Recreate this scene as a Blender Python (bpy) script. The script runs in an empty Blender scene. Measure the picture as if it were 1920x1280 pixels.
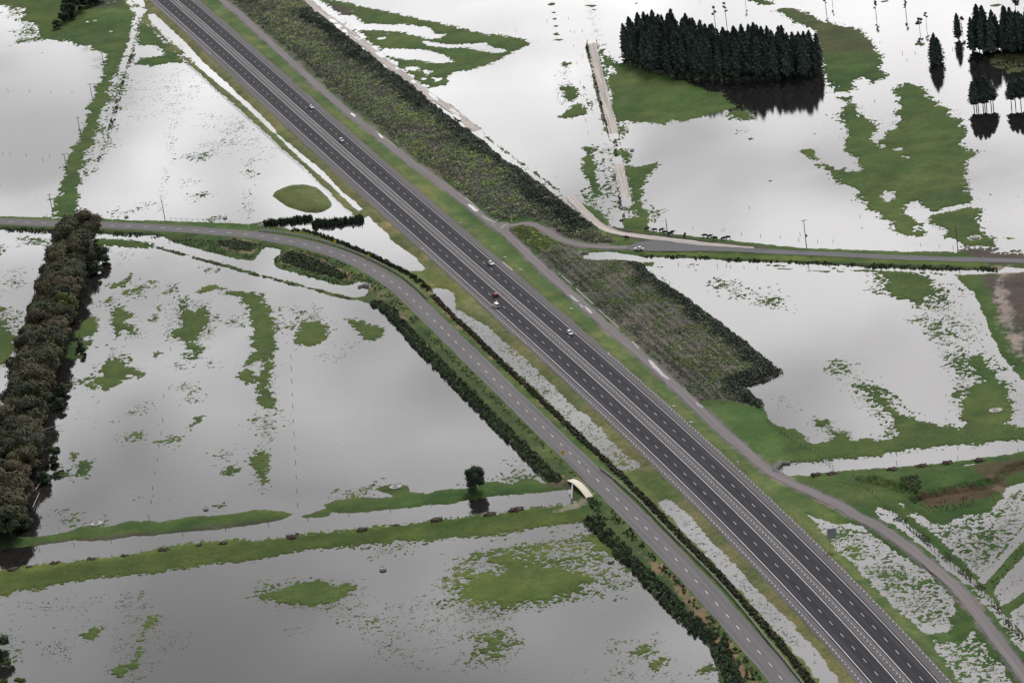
import bpy, bmesh, math, random
import numpy as np
from mathutils import Matrix, Vector
random.seed(7); rng = np.random.default_rng(7)
S = bpy.context.scene
C = S.collection
R = math.radians

# ---------------------------------------------------------------- camera, sky, sun, exposure
CAM_H, PITCH, ROLL, FPX = 458.27, R(20.79142), R(-8.46733), 5858.184
fw = np.array([0, math.cos(PITCH), -math.sin(PITCH)]); rt = np.array([1., 0, 0]); up = np.cross(rt, fw)
RX = math.cos(ROLL)*rt + math.sin(ROLL)*up
RU = -math.sin(ROLL)*rt + math.cos(ROLL)*up
cd = bpy.data.cameras.new('camera'); cam = bpy.data.objects.new('camera', cd); C.objects.link(cam)
cam.matrix_world = Matrix(((RX[0], RU[0], -fw[0], 0), (RX[1], RU[1], -fw[1], 0), (RX[2], RU[2], -fw[2], CAM_H), (0, 0, 0, 1)))
cd.sensor_width = 36; cd.lens = FPX/1920*36; cd.clip_start = 5; cd.clip_end = 60000
S.camera = cam

SUN_EL, SUN_AZ = R(48), R(22)          # azimuth from +Y towards +X
w = bpy.data.worlds.new('World'); S.world = w; w.use_nodes = True
nt = w.node_tree; N = nt.nodes; LK = nt.links
bg = N['Background']; bg.inputs[1].default_value = 0.10
sky = N.new('ShaderNodeTexSky'); sky.sky_type = 'NISHITA'; sky.sun_disc = False
sky.sun_elevation = SUN_EL; sky.sun_rotation = SUN_AZ; sky.dust_density = 4; sky.air_density = 1.2
hs = N.new('ShaderNodeHueSaturation'); hs.inputs['Saturation'].default_value = 0.12
LK.new(sky.outputs[0], hs.inputs['Color'])
tc = N.new('ShaderNodeTexCoord'); sep = N.new('ShaderNodeSeparateXYZ'); LK.new(tc.outputs['Generated'], sep.inputs[0])
az = N.new('ShaderNodeMath'); az.operation = 'ADD'; az.inputs[1].default_value = 0.12; LK.new(sep.outputs[2], az.inputs[0])
dv = N.new('ShaderNodeVectorMath'); dv.operation = 'DIVIDE'; LK.new(tc.outputs['Generated'], dv.inputs[0])
cb = N.new('ShaderNodeCombineXYZ')
for i in range(3): LK.new(az.outputs[0], cb.inputs[i])
LK.new(cb.outputs[0], dv.inputs[1])
cn = N.new('ShaderNodeTexNoise'); cn.inputs['Scale'].default_value = 4.2; cn.inputs['Detail'].default_value = 5
cn.inputs['Roughness'].default_value = 0.5; cn.inputs['Distortion'].default_value = 0.5
of = N.new('ShaderNodeVectorMath'); of.operation = 'ADD'; of.inputs[1].default_value = (7.3, 2.9, 1.4); LK.new(dv.outputs[0], of.inputs[0]); LK.new(of.outputs[0], cn.inputs['Vector'])
cr = N.new('ShaderNodeMapRange'); cr.inputs[1].default_value = .41; cr.inputs[2].default_value = .6
cr.inputs[3].default_value = .57; cr.inputs[4].default_value = 1.12; LK.new(cn.outputs[0], cr.inputs[0])
mu = N.new('ShaderNodeMix'); mu.data_type = 'RGBA'; mu.blend_type = 'MULTIPLY'; mu.inputs[0].default_value = 1
gr = N.new('ShaderNodeMapRange'); gr.inputs[1].default_value = .2; gr.inputs[2].default_value = .5; gr.inputs[3].default_value = 1.13; gr.inputs[4].default_value = .66   # sky shaped brighter towards the horizon, steepening the tone reflected in the water
LK.new(sep.outputs[2], gr.inputs[0]); gm = N.new('ShaderNodeMath'); gm.operation = 'MULTIPLY'; LK.new(gr.outputs[0], gm.inputs[0]); LK.new(cr.outputs[0], gm.inputs[1])
LK.new(hs.outputs[0], mu.inputs[6]); LK.new(gm.outputs[0], mu.inputs[7]); LK.new(mu.outputs[2], bg.inputs[0])

sl = bpy.data.lights.new('sun', 'SUN'); sl.energy = 1.0; sl.angle = R(14); sl.color = (1, .97, .93)
so = bpy.data.objects.new('sun', sl); C.objects.link(so)
sdir = Vector((math.sin(SUN_AZ)*math.cos(SUN_EL), math.cos(SUN_AZ)*math.cos(SUN_EL), math.sin(SUN_EL)))
so.rotation_euler = sdir.to_track_quat('Z', 'Y').to_euler(); so.location = (0, 1200, 900)
S.view_settings.view_transform = 'Standard'; S.view_settings.look = 'None'
S.view_settings.exposure = 0.88; S.view_settings.gamma = 1

# ---------------------------------------------------------------- helpers
def P(s):
    return np.array([[float(v) for v in q.split(',')] for q in s.split()])
def G(px, z=0.0):
    "photo pixel -> point on the ground plane at height z"
    px = P(px) if isinstance(px, str) else np.atleast_2d(np.asarray(px, float))
    d = np.stack([(px[:, 0]-960)/FPX, -(px[:, 1]-640)/FPX, np.ones(len(px))], 1) @ np.array([RX, RU, fw])
    return d[:, :2]*((z-CAM_H)/d[:, 2])[:, None]
def tag(o, label=None, cat=None, group=None, kind=None):
    if label: o['label'] = label
    if cat: o['category'] = cat
    if group: o['group'] = group
    if kind: o['kind'] = kind
    return o
def link(name, me, mat=None, parent=None):
    o = bpy.data.objects.new(name, me); C.objects.link(o)
    if mat and not me.materials: me.materials.append(mat)
    if parent: o.parent = parent
    return o
def empty(name, loc, rz=0):
    o = bpy.data.objects.new(name, None); C.objects.link(o); o.location = loc; o.rotation_euler = (0, 0, rz); o.empty_display_size = .3
    return o
def copy_tree(o, parent=None):
    c = o.copy(); C.objects.link(c)
    if parent: c.parent = parent
    for ch in list(o.children): copy_tree(ch, c)
    return c
def npmesh(name, V, F, col=None, smooth=False):
    "V (n,3), F (m,k) with one k"
    V = np.asarray(V, np.float32); F = np.asarray(F, np.int32); k = F.shape[1]
    me = bpy.data.meshes.new(name); me.vertices.add(len(V)); me.vertices.foreach_set('co', V.ravel())
    me.loops.add(F.size); me.loops.foreach_set('vertex_index', F.ravel())
    me.polygons.add(len(F)); me.polygons.foreach_set('loop_start', np.arange(len(F), dtype=np.int32)*k)
    me.polygons.foreach_set('use_smooth', np.full(len(F), smooth))
    me.update(calc_edges=True)
    if col is not None:
        a = me.color_attributes.new('Col', 'FLOAT_COLOR', 'POINT')
        c4 = np.ones((len(V), 4), np.float32); c4[:, :3] = col; a.data.foreach_set('color', c4.ravel())
    return me
class MB:
    "collects simple solids into one mesh"
    def __init__(s): s.bm = bmesh.new()
    def box(s, x, y, z, sx, sy, sz, rz=0, rx=0, ry=0, taper=1):
        m = Matrix.Translation((x, y, z)) @ Matrix.Rotation(rz, 4, 'Z') @ Matrix.Rotation(ry, 4, 'Y') @ Matrix.Rotation(rx, 4, 'X') @ Matrix.Diagonal((sx, sy, sz, 1))
        r = bmesh.ops.create_cube(s.bm, size=1)
        for v in r['verts']:
            if taper != 1 and v.co.z > 0: v.co.x *= taper; v.co.y *= taper
            v.co = m @ v.co
        return s
    def tube(s, a, b, r0, r1=None, n=7):
        a = Vector(a); b = Vector(b); d = b-a; r1 = r0 if r1 is None else r1
        q = d.to_track_quat('Z', 'Y').to_matrix().to_4x4()
        r = bmesh.ops.create_cone(s.bm, cap_ends=True, segments=n, radius1=r0, radius2=max(r1, .001), depth=d.length)
        bmesh.ops.transform(s.bm, matrix=Matrix.Translation((a+b)/2) @ q, verts=r['verts'])
        return s
    def poly(s, pts):
        s.bm.faces.new([s.bm.verts.new(p) for p in pts]); return s
    def loft(s, rings, cap=True):
        vs = [[s.bm.verts.new(p) for p in r] for r in rings]; n = len(vs[0])
        for a, b in zip(vs, vs[1:]):
            for i in range(n): s.bm.faces.new((a[i], a[(i+1) % n], b[(i+1) % n], b[i]))
        if cap: s.bm.faces.new(vs[0][::-1]); s.bm.faces.new(vs[-1])
        return s
    def mesh(s, name, smooth=False, bevel=0):
        if bevel: bmesh.ops.bevel(s.bm, geom=s.bm.edges[:], offset=bevel, segments=2, affect='EDGES', clamp_overlap=True)
        bmesh.ops.recalc_face_normals(s.bm, faces=s.bm.faces[:])
        me = bpy.data.meshes.new(name); s.bm.to_mesh(me); s.bm.free()
        if smooth: me.polygons.foreach_set('use_smooth', [True]*len(me.polygons))
        return me
    def build(s, name, mat, parent=None, **k): return link(name, s.mesh(name, **k), mat, parent)

def sdist(px, py, poly, closed=True, reach=45.):
    "signed distance, positive inside a closed polygon; plain distance to an open line (clipped at reach). px, py: grid or loose points"
    grid = px.ndim == 2 and px.size > 4000; n = len(poly)
    d = np.full(px.shape, reach*reach, np.float32); ins = np.zeros(px.shape, bool)
    if grid: gx = px[0]; gy = py[:, 0]
    for i in range(n if closed else n-1):
        ax, ay = poly[i]; bx, by = poly[(i+1) % n]; ex, ey = bx-ax, by-ay
        if grid:
            i0, i1 = np.searchsorted(gx, [min(ax, bx)-reach, max(ax, bx)+reach]); j0, j1 = np.searchsorted(gy, [min(ay, by)-reach, max(ay, by)+reach])
            w_ = (slice(j0, j1), slice(i0, i1)); qx = gx[None, i0:i1]; qy = gy[j0:j1, None]
        else: w_ = Ellipsis; qx = px; qy = py
        if d[w_].size:
            t = np.clip(((qx-ax)*ex+(qy-ay)*ey)/(ex*ex+ey*ey+1e-12), 0, 1)
            d[w_] = np.minimum(d[w_], (qx-ax-t*ex)**2+(qy-ay-t*ey)**2)
        if closed and ay != by:
            if grid:
                j0, j1 = np.searchsorted(gy, [min(ay, by), max(ay, by)])
                xc = ex*(gy[j0:j1]-ay)/ey+ax; ins[j0:j1] ^= gx[None] < xc[:, None]
            else: ins ^= ((ay > py) != (by > py)) & (px < ex*(py-ay)/ey+ax)
    d = np.sqrt(d)
    return np.where(ins, d, -d) if closed else d
_lat = rng.random((256, 256)).astype(np.float32)*2-1
def noise(x, y, sc, seed=0):
    x = x/sc+seed*17.3; y = y/sc+seed*5.7+100
    xi = np.floor(x).astype(int); yi = np.floor(y).astype(int); fx = x-xi; fy = y-yi
    fx = fx*fx*(3-2*fx); fy = fy*fy*(3-2*fy)
    a = _lat[xi & 255, yi & 255]; b = _lat[(xi+1) & 255, yi & 255]; c = _lat[xi & 255, (yi+1) & 255]; d = _lat[(xi+1) & 255, (yi+1) & 255]
    return a+(b-a)*fx+(c-a)*fy+(a-b-c+d)*fx*fy
def sstep(a, b, v):
    t = np.clip((v-a)/(b-a), 0, 1); return t*t*(3-2*t)
def smooth_line(p, it=3, closed=False):
    p = np.asarray(p, float)
    for _ in range(it):
        q = np.roll(p, -1, 0) if closed else p[1:]
        a = p if closed else p[:-1]
        n = np.empty((2*len(a), 2)); n[0::2] = .75*a+.25*q; n[1::2] = .25*a+.75*q
        p = n if closed else np.vstack([p[:1], n, p[-1:]])
    return p
def resample(p, step):
    p = np.asarray(p, float); s = np.r_[0, np.cumsum(np.hypot(*np.diff(p, axis=0).T))]
    t = np.arange(0, s[-1], step)
    return np.stack([np.interp(t, s, p[:, 0]), np.interp(t, s, p[:, 1])], 1)
def normals(p):
    t = np.gradient(p, axis=0); t /= np.linalg.norm(t, axis=1)[:, None]
    return np.stack([t[:, 1], -t[:, 0]], 1), t      # right of travel

# ---------------------------------------------------------------- materials
def newmat(name):
    m = bpy.data.materials.new(name); m.use_nodes = True
    return m, m.node_tree, m.node_tree.nodes['Principled BSDF']
def plain(name, col, rough=.7, var=.18, scale=3., metal=0., spec=.3):
    m, t, b = newmat(name); n = t.nodes; l = t.links
    tc = n.new('ShaderNodeTexCoord'); nz = n.new('ShaderNodeTexNoise'); nz.inputs['Scale'].default_value = scale; nz.inputs['Detail'].default_value = 4
    l.new(tc.outputs['Object'], nz.inputs['Vector'])
    mx = n.new('ShaderNodeMix'); mx.data_type = 'RGBA'
    mx.inputs[6].default_value = (*[c*(1-var) for c in col], 1); mx.inputs[7].default_value = (*[min(1, c*(1+var)) for c in col], 1)
    l.new(nz.outputs[0], mx.inputs[0]); l.new(mx.outputs[2], b.inputs['Base Color'])
    b.inputs['Roughness'].default_value = rough; b.inputs['Metallic'].default_value = metal; b.inputs['Specular IOR Level'].default_value = spec
    return m
def colored(name, rough=.9, var=(.75, 1.25), scale=1.0, spec=.15, bump=0., big=None, objrand=0.):
    "uses the mesh's own colour attribute, broken up by noise"
    m, t, b = newmat(name); n = t.nodes; l = t.links
    at = n.new('ShaderNodeVertexColor'); at.layer_name = 'Col'
    tc = n.new('ShaderNodeTexCoord'); nz = n.new('ShaderNodeTexNoise'); nz.inputs['Scale'].default_value = scale; nz.inputs['Detail'].default_value = 6; nz.inputs['Roughness'].default_value = .65
    l.new(tc.outputs['Object'], nz.inputs['Vector'])
    mr = n.new('ShaderNodeMapRange'); mr.inputs[1].default_value = .25; mr.inputs[2].default_value = .75; mr.inputs[3].default_value = var[0]; mr.inputs[4].default_value = var[1]
    l.new(nz.outputs[0], mr.inputs[0]); src = mr.outputs[0]
    if big:
        n2 = n.new('ShaderNodeTexNoise'); n2.inputs['Scale'].default_value = big; n2.inputs['Detail'].default_value = 5; l.new(tc.outputs['Object'], n2.inputs['Vector'])
        m2 = n.new('ShaderNodeMapRange'); m2.inputs[1].default_value = .3; m2.inputs[2].default_value = .7; m2.inputs[3].default_value = .78; m2.inputs[4].default_value = 1.2
        l.new(n2.outputs[0], m2.inputs[0]); mm = n.new('ShaderNodeMath'); mm.operation = 'MULTIPLY'; l.new(src, mm.inputs[0]); l.new(m2.outputs[0], mm.inputs[1]); src = mm.outputs[0]
    mx = n.new('ShaderNodeMix'); mx.data_type = 'RGBA'; mx.blend_type = 'MULTIPLY'; mx.inputs[0].default_value = 1
    if objrand:     # every tree a little lighter or darker than its neighbour
        oi = n.new('ShaderNodeObjectInfo'); om = n.new('ShaderNodeMapRange'); om.inputs[3].default_value = 1-objrand; om.inputs[4].default_value = 1+objrand; l.new(oi.outputs['Random'], om.inputs[0])
        ml = n.new('ShaderNodeMath'); ml.operation = 'MULTIPLY'; l.new(src, ml.inputs[0]); l.new(om.outputs[0], ml.inputs[1]); src = ml.outputs[0]
    l.new(at.outputs[0], mx.inputs[6]); l.new(src, mx.inputs[7]); l.new(mx.outputs[2], b.inputs['Base Color'])
    b.inputs['Roughness'].default_value = rough; b.inputs['Specular IOR Level'].default_value = spec
    if bump:
        bp = n.new('ShaderNodeBump'); bp.inputs['Strength'].default_value = bump; bp.inputs['Distance'].default_value = .25
        l.new(nz.outputs[0], bp.inputs['Height']); l.new(bp.outputs[0], b.inputs['Normal'])
    return m
def water_mat(name, ripple=.045, mud=(.020, .018, .018), scale=1.25, k0=.0, k1=2.75):
    m, t, b = newmat(name); n = t.nodes; l = t.links; n.remove(b)
    tc = n.new('ShaderNodeTexCoord'); mp = n.new('ShaderNodeMapping'); mp.inputs['Scale'].default_value = (1, .6, 1); mp.inputs['Rotation'].default_value = (0, 0, R(20))
    l.new(tc.outputs['Object'], mp.inputs[0])
    nz = n.new('ShaderNodeTexNoise'); nz.inputs['Scale'].default_value = scale; nz.inputs['Detail'].default_value = 4; nz.inputs['Roughness'].default_value = .6; l.new(mp.outputs[0], nz.inputs['Vector'])
    # wind patches: some water is calmer than other
    nb = n.new('ShaderNodeTexNoise'); nb.inputs['Scale'].default_value = .012; nb.inputs['Detail'].default_value = 3; l.new(tc.outputs['Object'], nb.inputs['Vector'])
    mr = n.new('ShaderNodeMapRange'); mr.inputs[1].default_value = .42; mr.inputs[2].default_value = .66; mr.inputs[3].default_value = ripple*.10; mr.inputs[4].default_value = ripple*1.0; sp = n.new('ShaderNodeSeparateXYZ'); l.new(tc.outputs['Object'], sp.inputs[0])      # the open water north east of the road lies in the wind
    wx = n.new('ShaderNodeMapRange'); wx.inputs[1].default_value = 40; wx.inputs[2].default_value = 150; wx.inputs[4].default_value = .28; l.new(sp.outputs[0], wx.inputs[0])
    wy = n.new('ShaderNodeMapRange'); wy.inputs[1].default_value = 1385; wy.inputs[2].default_value = 1480; l.new(sp.outputs[1], wy.inputs[0])
    wm = n.new('ShaderNodeMath'); wm.operation = 'MULTIPLY_ADD'; l.new(wx.outputs[0], wm.inputs[0]); l.new(wy.outputs[0], wm.inputs[1]); l.new(nb.outputs[0], wm.inputs[2]); l.new(wm.outputs[0], mr.inputs[0])
    bp = n.new('ShaderNodeBump'); bp.inputs['Distance'].default_value = .35; l.new(nz.outputs[0], bp.inputs['Height']); l.new(mr.outputs[0], bp.inputs['Strength'])
    fr = n.new('ShaderNodeFresnel'); fr.inputs[0].default_value = 1.33; l.new(bp.outputs[0], fr.inputs['Normal'])
    ma = n.new('ShaderNodeMath'); ma.operation = 'MULTIPLY_ADD'; ma.inputs[1].default_value = k1; ma.inputs[2].default_value = k0; ma.use_clamp = True; l.new(fr.outputs[0], ma.inputs[0])
    df = n.new('ShaderNodeBsdfDiffuse'); gl = n.new('ShaderNodeBsdfGlossy'); gl.inputs['Roughness'].default_value = .045; gl.inputs[0].default_value = (1, .985, .99, 1)
    nm = n.new('ShaderNodeTexNoise'); nm.inputs['Scale'].default_value = .03; nm.inputs['Detail'].default_value = 6; l.new(tc.outputs['Object'], nm.inputs['Vector'])
    mx = n.new('ShaderNodeMix'); mx.data_type = 'RGBA'; mx.inputs[6].default_value = (*[c*.8 for c in mud], 1); mx.inputs[7].default_value = (*[c*1.35 for c in mud], 1)
    l.new(nm.outputs[0], mx.inputs[0]); l.new(mx.outputs[2], df.inputs[0])
    l.new(bp.outputs[0], gl.inputs['Normal']); ms = n.new('ShaderNodeMixShader'); l.new(ma.outputs[0], ms.inputs[0]); l.new(df.outputs[0], ms.inputs[1]); l.new(gl.outputs[0], ms.inputs[2])
    l.new(ms.outputs[0], n['Material Output'].inputs[0])
    return m
def road_mat(name, col, tracks=None, grain=8., patch=.32):
    "asphalt: UV.x metres along, UV.y metres across"
    m, t, b = newmat(name); n = t.nodes; l = t.links
    uv = n.new('ShaderNodeUVMap'); tc = n.new('ShaderNodeTexCoord')
    nz = n.new('ShaderNodeTexNoise'); nz.inputs['Scale'].default_value = grain; nz.inputs['Detail'].default_value = 3; l.new(tc.outputs['Object'], nz.inputs['Vector'])
    mp = n.new('ShaderNodeMapping'); mp.inputs['Scale'].default_value = (.02, .9, 1); l.new(uv.outputs[0], mp.inputs[0])
    n2 = n.new('ShaderNodeTexNoise'); n2.inputs['Scale'].default_value = 1.; n2.inputs['Detail'].default_value = 5; l.new(mp.outputs[0], n2.inputs['Vector'])
    f = n.new('ShaderNodeMapRange'); f.inputs[1].default_value = .3; f.inputs[2].default_value = .7; f.inputs[3].default_value = 1-patch; f.inputs[4].default_value = 1+patch; l.new(n2.outputs[0], f.inputs[0])
    g = n.new('ShaderNodeMapRange'); g.inputs[1].default_value = .3; g.inputs[2].default_value = .7; g.inputs[3].default_value = .85; g.inputs[4].default_value = 1.15; l.new(nz.outputs[0], g.inputs[0])
    mm = n.new('ShaderNodeMath'); mm.operation = 'MULTIPLY'; l.new(f.outputs[0], mm.inputs[0]); l.new(g.outputs[0], mm.inputs[1]); src = mm.outputs[0]
    if tracks:      # worn, polished wheel paths
        sx = n.new('ShaderNodeSeparateXYZ'); l.new(uv.outputs[0], sx.inputs[0])
        rp = n.new('ShaderNodeValToRGB'); l2 = n.new('ShaderNodeMapRange'); l2.inputs[1].default_value = tracks[0]; l2.inputs[2].default_value = tracks[1]; l.new(sx.outputs[1], l2.inputs[0]); l.new(l2.outputs[0], rp.inputs[0])
        e = rp.color_ramp.elements; e[0].position = 0; e[0].color = (tracks[2][0][1],)*3+(1,); e[1].position = 1; e[1].color = (tracks[2][-1][1],)*3+(1,)
        for p_, v_ in tracks[2][1:-1]:
            q = e.new(p_); q.color = (v_, v_, v_, 1)
        mm2 = n.new('ShaderNodeMath'); mm2.operation = 'MULTIPLY'; l.new(src, mm2.inputs[0]); l.new(rp.outputs[0], mm2.inputs[1]); src = mm2.outputs[0]
    mx = n.new('ShaderNodeMix'); mx.data_type = 'RGBA'; mx.blend_type = 'MULTIPLY'; mx.inputs[0].default_value = 1; mx.inputs[6].default_value = (*col, 1)
    l.new(src, mx.inputs[7]); l.new(mx.outputs[2], b.inputs['Base Color']); b.inputs['Roughness'].default_value = .85; b.inputs['Specular IOR Level'].default_value = .25
    return m
M_ground = colored('grass_ground', scale=.9, var=(.72, 1.28), bump=.5, big=.06)
M_leaf = colored('foliage', scale=.5, var=(.8, 1.2), rough=.8, spec=.2); M_crown = colored('tree_foliage', scale=.35, var=(.7, 1.25), rough=.8, spec=.15, objrand=.2)
M_needle = colored('pine_needles', objrand=.32, scale=.6, var=(.75, 1.2), rough=.8, spec=.15)
M_bark = plain('bark', (.06, .047, .038), .9, .3)
M_dead = plain('dead_wood', (.42, .38, .34), .85, .2)
M_water = water_mat('flood_water')
M_puddle = water_mat('puddle_water', ripple=.02)
M_white = plain('white_paint', (.8, .8, .8), .5, .05)
M_line = plain('road_paint', (.62, .62, .62), .6, .3, .35)
M_grey = plain('galvanised_steel', (.3, .31, .32), .5, .15, metal=.3)
M_conc = plain('concrete', (.4, .385, .37), .85, .15, 1.5)
M_cream = plain('cream_deck', (.72, .66, .55), .8, .1, 1.)
M_yel = plain('yellow_sign', (.85, .5, .01), .5, .05)
M_blk = plain('black_paint', (.015, .015, .015), .5, .1)
M_wood = plain('weathered_wood', (.09, .08, .075), .9, .25)
M_tyre = plain('tyre_rubber', (.015, .015, .016), .8, .1)
M_glass = plain('car_glass', (.02, .025, .03), .08, .1, spec=.6)
M_red = plain('red_lamp', (.45, .02, .02), .3, .1)
M_lamp = plain('clear_lamp', (.7, .7, .7), .2, .05)
M_spoil = plain('spoil_earth', (.085, .065, .05), .95, .45, 1.2)
M_cow = plain('black_hide', (.012, .011, .011), .7, .3)

# ---------------------------------------------------------------- the highway line (metres, fitted)
HC = [-6.190624564469311, 9.581497890287155, -1.423840806681588, -144.25372704098115, -10.972694485442872]
def hx(y):
    t = (np.asarray(y, float)-1300)/500; tcl = np.clip(t, -.95, 1.16); dp = np.polyval(np.polyder(HC), tcl)
    return np.polyval(HC, tcl)+dp*(t-tcl)
hy = np.arange(780, 2060, 4.)[::-1]
HWY = resample(np.stack([hx(hy), hy], 1), 3.0)      # far to near
HN, HT = normals(HWY)                                # HN points to the right carriageway when looking...
if HN[0][0] < 0: HN = -HN                            # +offset = right side in the picture
HZ = 1.0
LOCAL = P('-60,411 0,415 105,419 190,422 275,425 335,429 400,434 462,439 490,442 517,447 544,452 570,457 595,464 618,471 640,478 660,486 680,495 698,505 715,515 731,526 747,537 761,549 774,562 787,574 800,587 812,599 826,612 839,625 852,639 867,652 881,667 895,680 909,694 924,708 938,722 953,737 969,752 984,767 1000,782 1015,798 1032,813 1048,829 1065,845 1081,861 1099,878 1116,895 1134,912 1152,930 1169,947 1188,966 1207,985 1226,1004 1244,1024 1263,1043 1282,1063 1301,1084 1321,1105 1340,1127 1360,1149 1380,1171 1399,1194 1419,1217 1440,1239 1459,1264 1480,1290 1520,1340')
LZ = .7
LOCAL = resample(smooth_line(G(LOCAL, LZ), 2), 3.0)
PZ = .55
PATH = resample(smooth_line(G('380,-35 416,0 450,27 480,55 512,85 562,130 605,170 652,210 705,252 742,282 790,319 830,345 870,377 905,407 937,428 960,447 997,484 1035,520 1072,552 1110,587 1147,620 1175,643 1210,672 1247,707 1285,742 1322,777 1360,812 1397,844 1437,880 1477,902 1527,925 1577,947 1600,963 1640,982 1677,1007 1715,1035 1752,1065 1790,1097 1827,1140 1865,1192 1902,1240 1930,1280 1960,1330', PZ), 2), 2.0)
LOOP = resample(smooth_line(G('938,428 955,423 985,418 1005,422 1025,434 1050,449 1085,459 1130,463 1165,464 1200,464', PZ), 2), 2.0)
EAST = resample(smooth_line(G('1190,464 1240,463 1300,464 1370,467 1440,471 1565,477 1690,483 1865,488 1960,490', PZ), 2), 2.0)
FZ = .16
FARM = resample(smooth_line(G('555,-18 575,0 601,22 635,46 669,71 702,99 727,120 755,139 786,164 809,182 842,202 867,222 890,241 905,252', FZ), 1), 2.0)
FARM2 = resample(smooth_line(G('1058,358 1067,367 1100,402 1122,421 1145,433 1180,440 1225,446 1290,453 1340,460 1420,466', FZ), 1), 2.0)
CAUSE = resample(smooth_line(G('1109,72 1113,95 1120,130 1129,160 1136,190 1144,220 1149,242 1152,262', FZ), 1), 2.0)
CAUSE2 = resample(smooth_line(G('1157,296 1162,320 1168,345 1173,366 1176,386', FZ), 1), 2.0)

# ---------------------------------------------------------------- terrain: flood plain with islands, banks and verges
xs = np.arange(-350, 350, .36); ysl = [790.]
while ysl[-1] < 2080: ysl.append(ysl[-1]+.48*(ysl[-1]/900)**1.5)
ys = np.array(ysl); X, Y = np.meshgrid(xs, ys); nx, ny = len(xs), len(ys)
Lf = np.full(X.shape, -3.0, np.float32)
n6 = noise(X, Y, 7., 1); n2 = noise(X, Y, 2.6, 2); n1 = noise(X, Y, 1.1, 3); n25 = noise(X, Y, 25., 4)
EDGE = (1.3*n6+1.1*n2+1.2*n1+.8*noise(X, Y, .7, 5)).astype(np.float32)
TUFT = (.55*noise(X*.8+Y*.2, Y*.8, .95, 6)+.5*noise(X, Y, .62, 7)+.22*noise(X, Y, 2.4, 9)+.36*noise(X, Y, 9., 8)).astype(np.float32)
TQ = np.sort(rng.choice(TUFT.ravel(), 20000))
def box(poly, mg):
    a = poly.min(0)-mg; b = poly.max(0)+mg
    i0, i1 = np.searchsorted(xs, [a[0], b[0]]); j0, j1 = np.searchsorted(ys, [a[1], b[1]])
    return slice(j0, j1), slice(i0, i1)
FR = np.zeros(X.shape, bool)
def land(px, rag=1.0, mg=5):
    q = G(px); s = box(q, mg); d = sdist(X[s], Y[s], q, True, 40 if len(q) > 60 else 15); FR[s] |= (d > -4.5) if rag >= .4 else False; Lf[s] = np.maximum(Lf[s], np.clip(d, -3, 40)+rag*EDGE[s])
def pond(px, rag=.6, mg=8):
    q = G(px); s = box(q, mg); d = sdist(X[s], Y[s], q, True, mg+2)+rag*EDGE[s]; Lf[s] = np.where(d > -mg+2, np.minimum(Lf[s], np.maximum(-d, -3)), Lf[s])
def bank(px, wd, rag=.15, z=0):
    q = G(px) if isinstance(px, str) else px; s = box(q, wd+4); d = wd-sdist(X[s], Y[s], q, False, wd+5); Lf[s] = np.maximum(Lf[s], d+rag*EDGE[s])
def ditch(px, wd, rag=.15):
    q = G(px) if isinstance(px, str) else px; s = box(q, wd+4); d = wd-sdist(X[s], Y[s], q, False, wd+5)+rag*EDGE[s]; Lf[s] = np.where(d > -4, np.minimum(Lf[s], np.maximum(-d, -3)), Lf[s])
TUFTS = []
def tufts(px, dens, soft=5.):
    TUFTS.append((px, dens, soft))
    if dens < .33: return
    dens = max(dens-.12, .26)
    q = G(px); s = box(q, 8); d = sdist(X[s], Y[s], q); v = TUFT[s]-TQ[int(19999*(1-dens*.85))]+np.clip(d/soft-.2, -3, .4)*.35; Lf[s] = np.maximum(Lf[s], np.minimum(v*1.6, 1.2))

# big land bodies
land('-120,-40 0,10 30,12 45,18 40,36 52,42 72,48 75,56 68,68 75,75 110,76 135,78 140,86 160,88 180,95 195,103 194,117 188,130 190,142 183,160 175,178 172,190 165,205 158,230 150,252 138,275 130,290 126,310 118,330 112,345 104,375 98,408 150,410 143,370 145,358 150,345 152,330 150,322 168,302 158,297 160,285 178,270 180,255 178,247 185,235 188,215 192,205 205,190 205,178 200,172 210,160 215,145 225,132 231,115 230,106 238,90 243,70 250,52 256,32 255,22 246,10 232,-20', 1.0)
land('266,40 275,45 290,58 308,76 325,95 352,119 335,118 315,119 300,122 280,128 275,123 252,122 250,116 262,110 285,107 306,105 310,100 298,92 290,85 272,85 262,90 256,83 258,65 262,50', .7)
bank('262,40 258,62 250,90 243,115 235,140', .8, .7)
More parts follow.
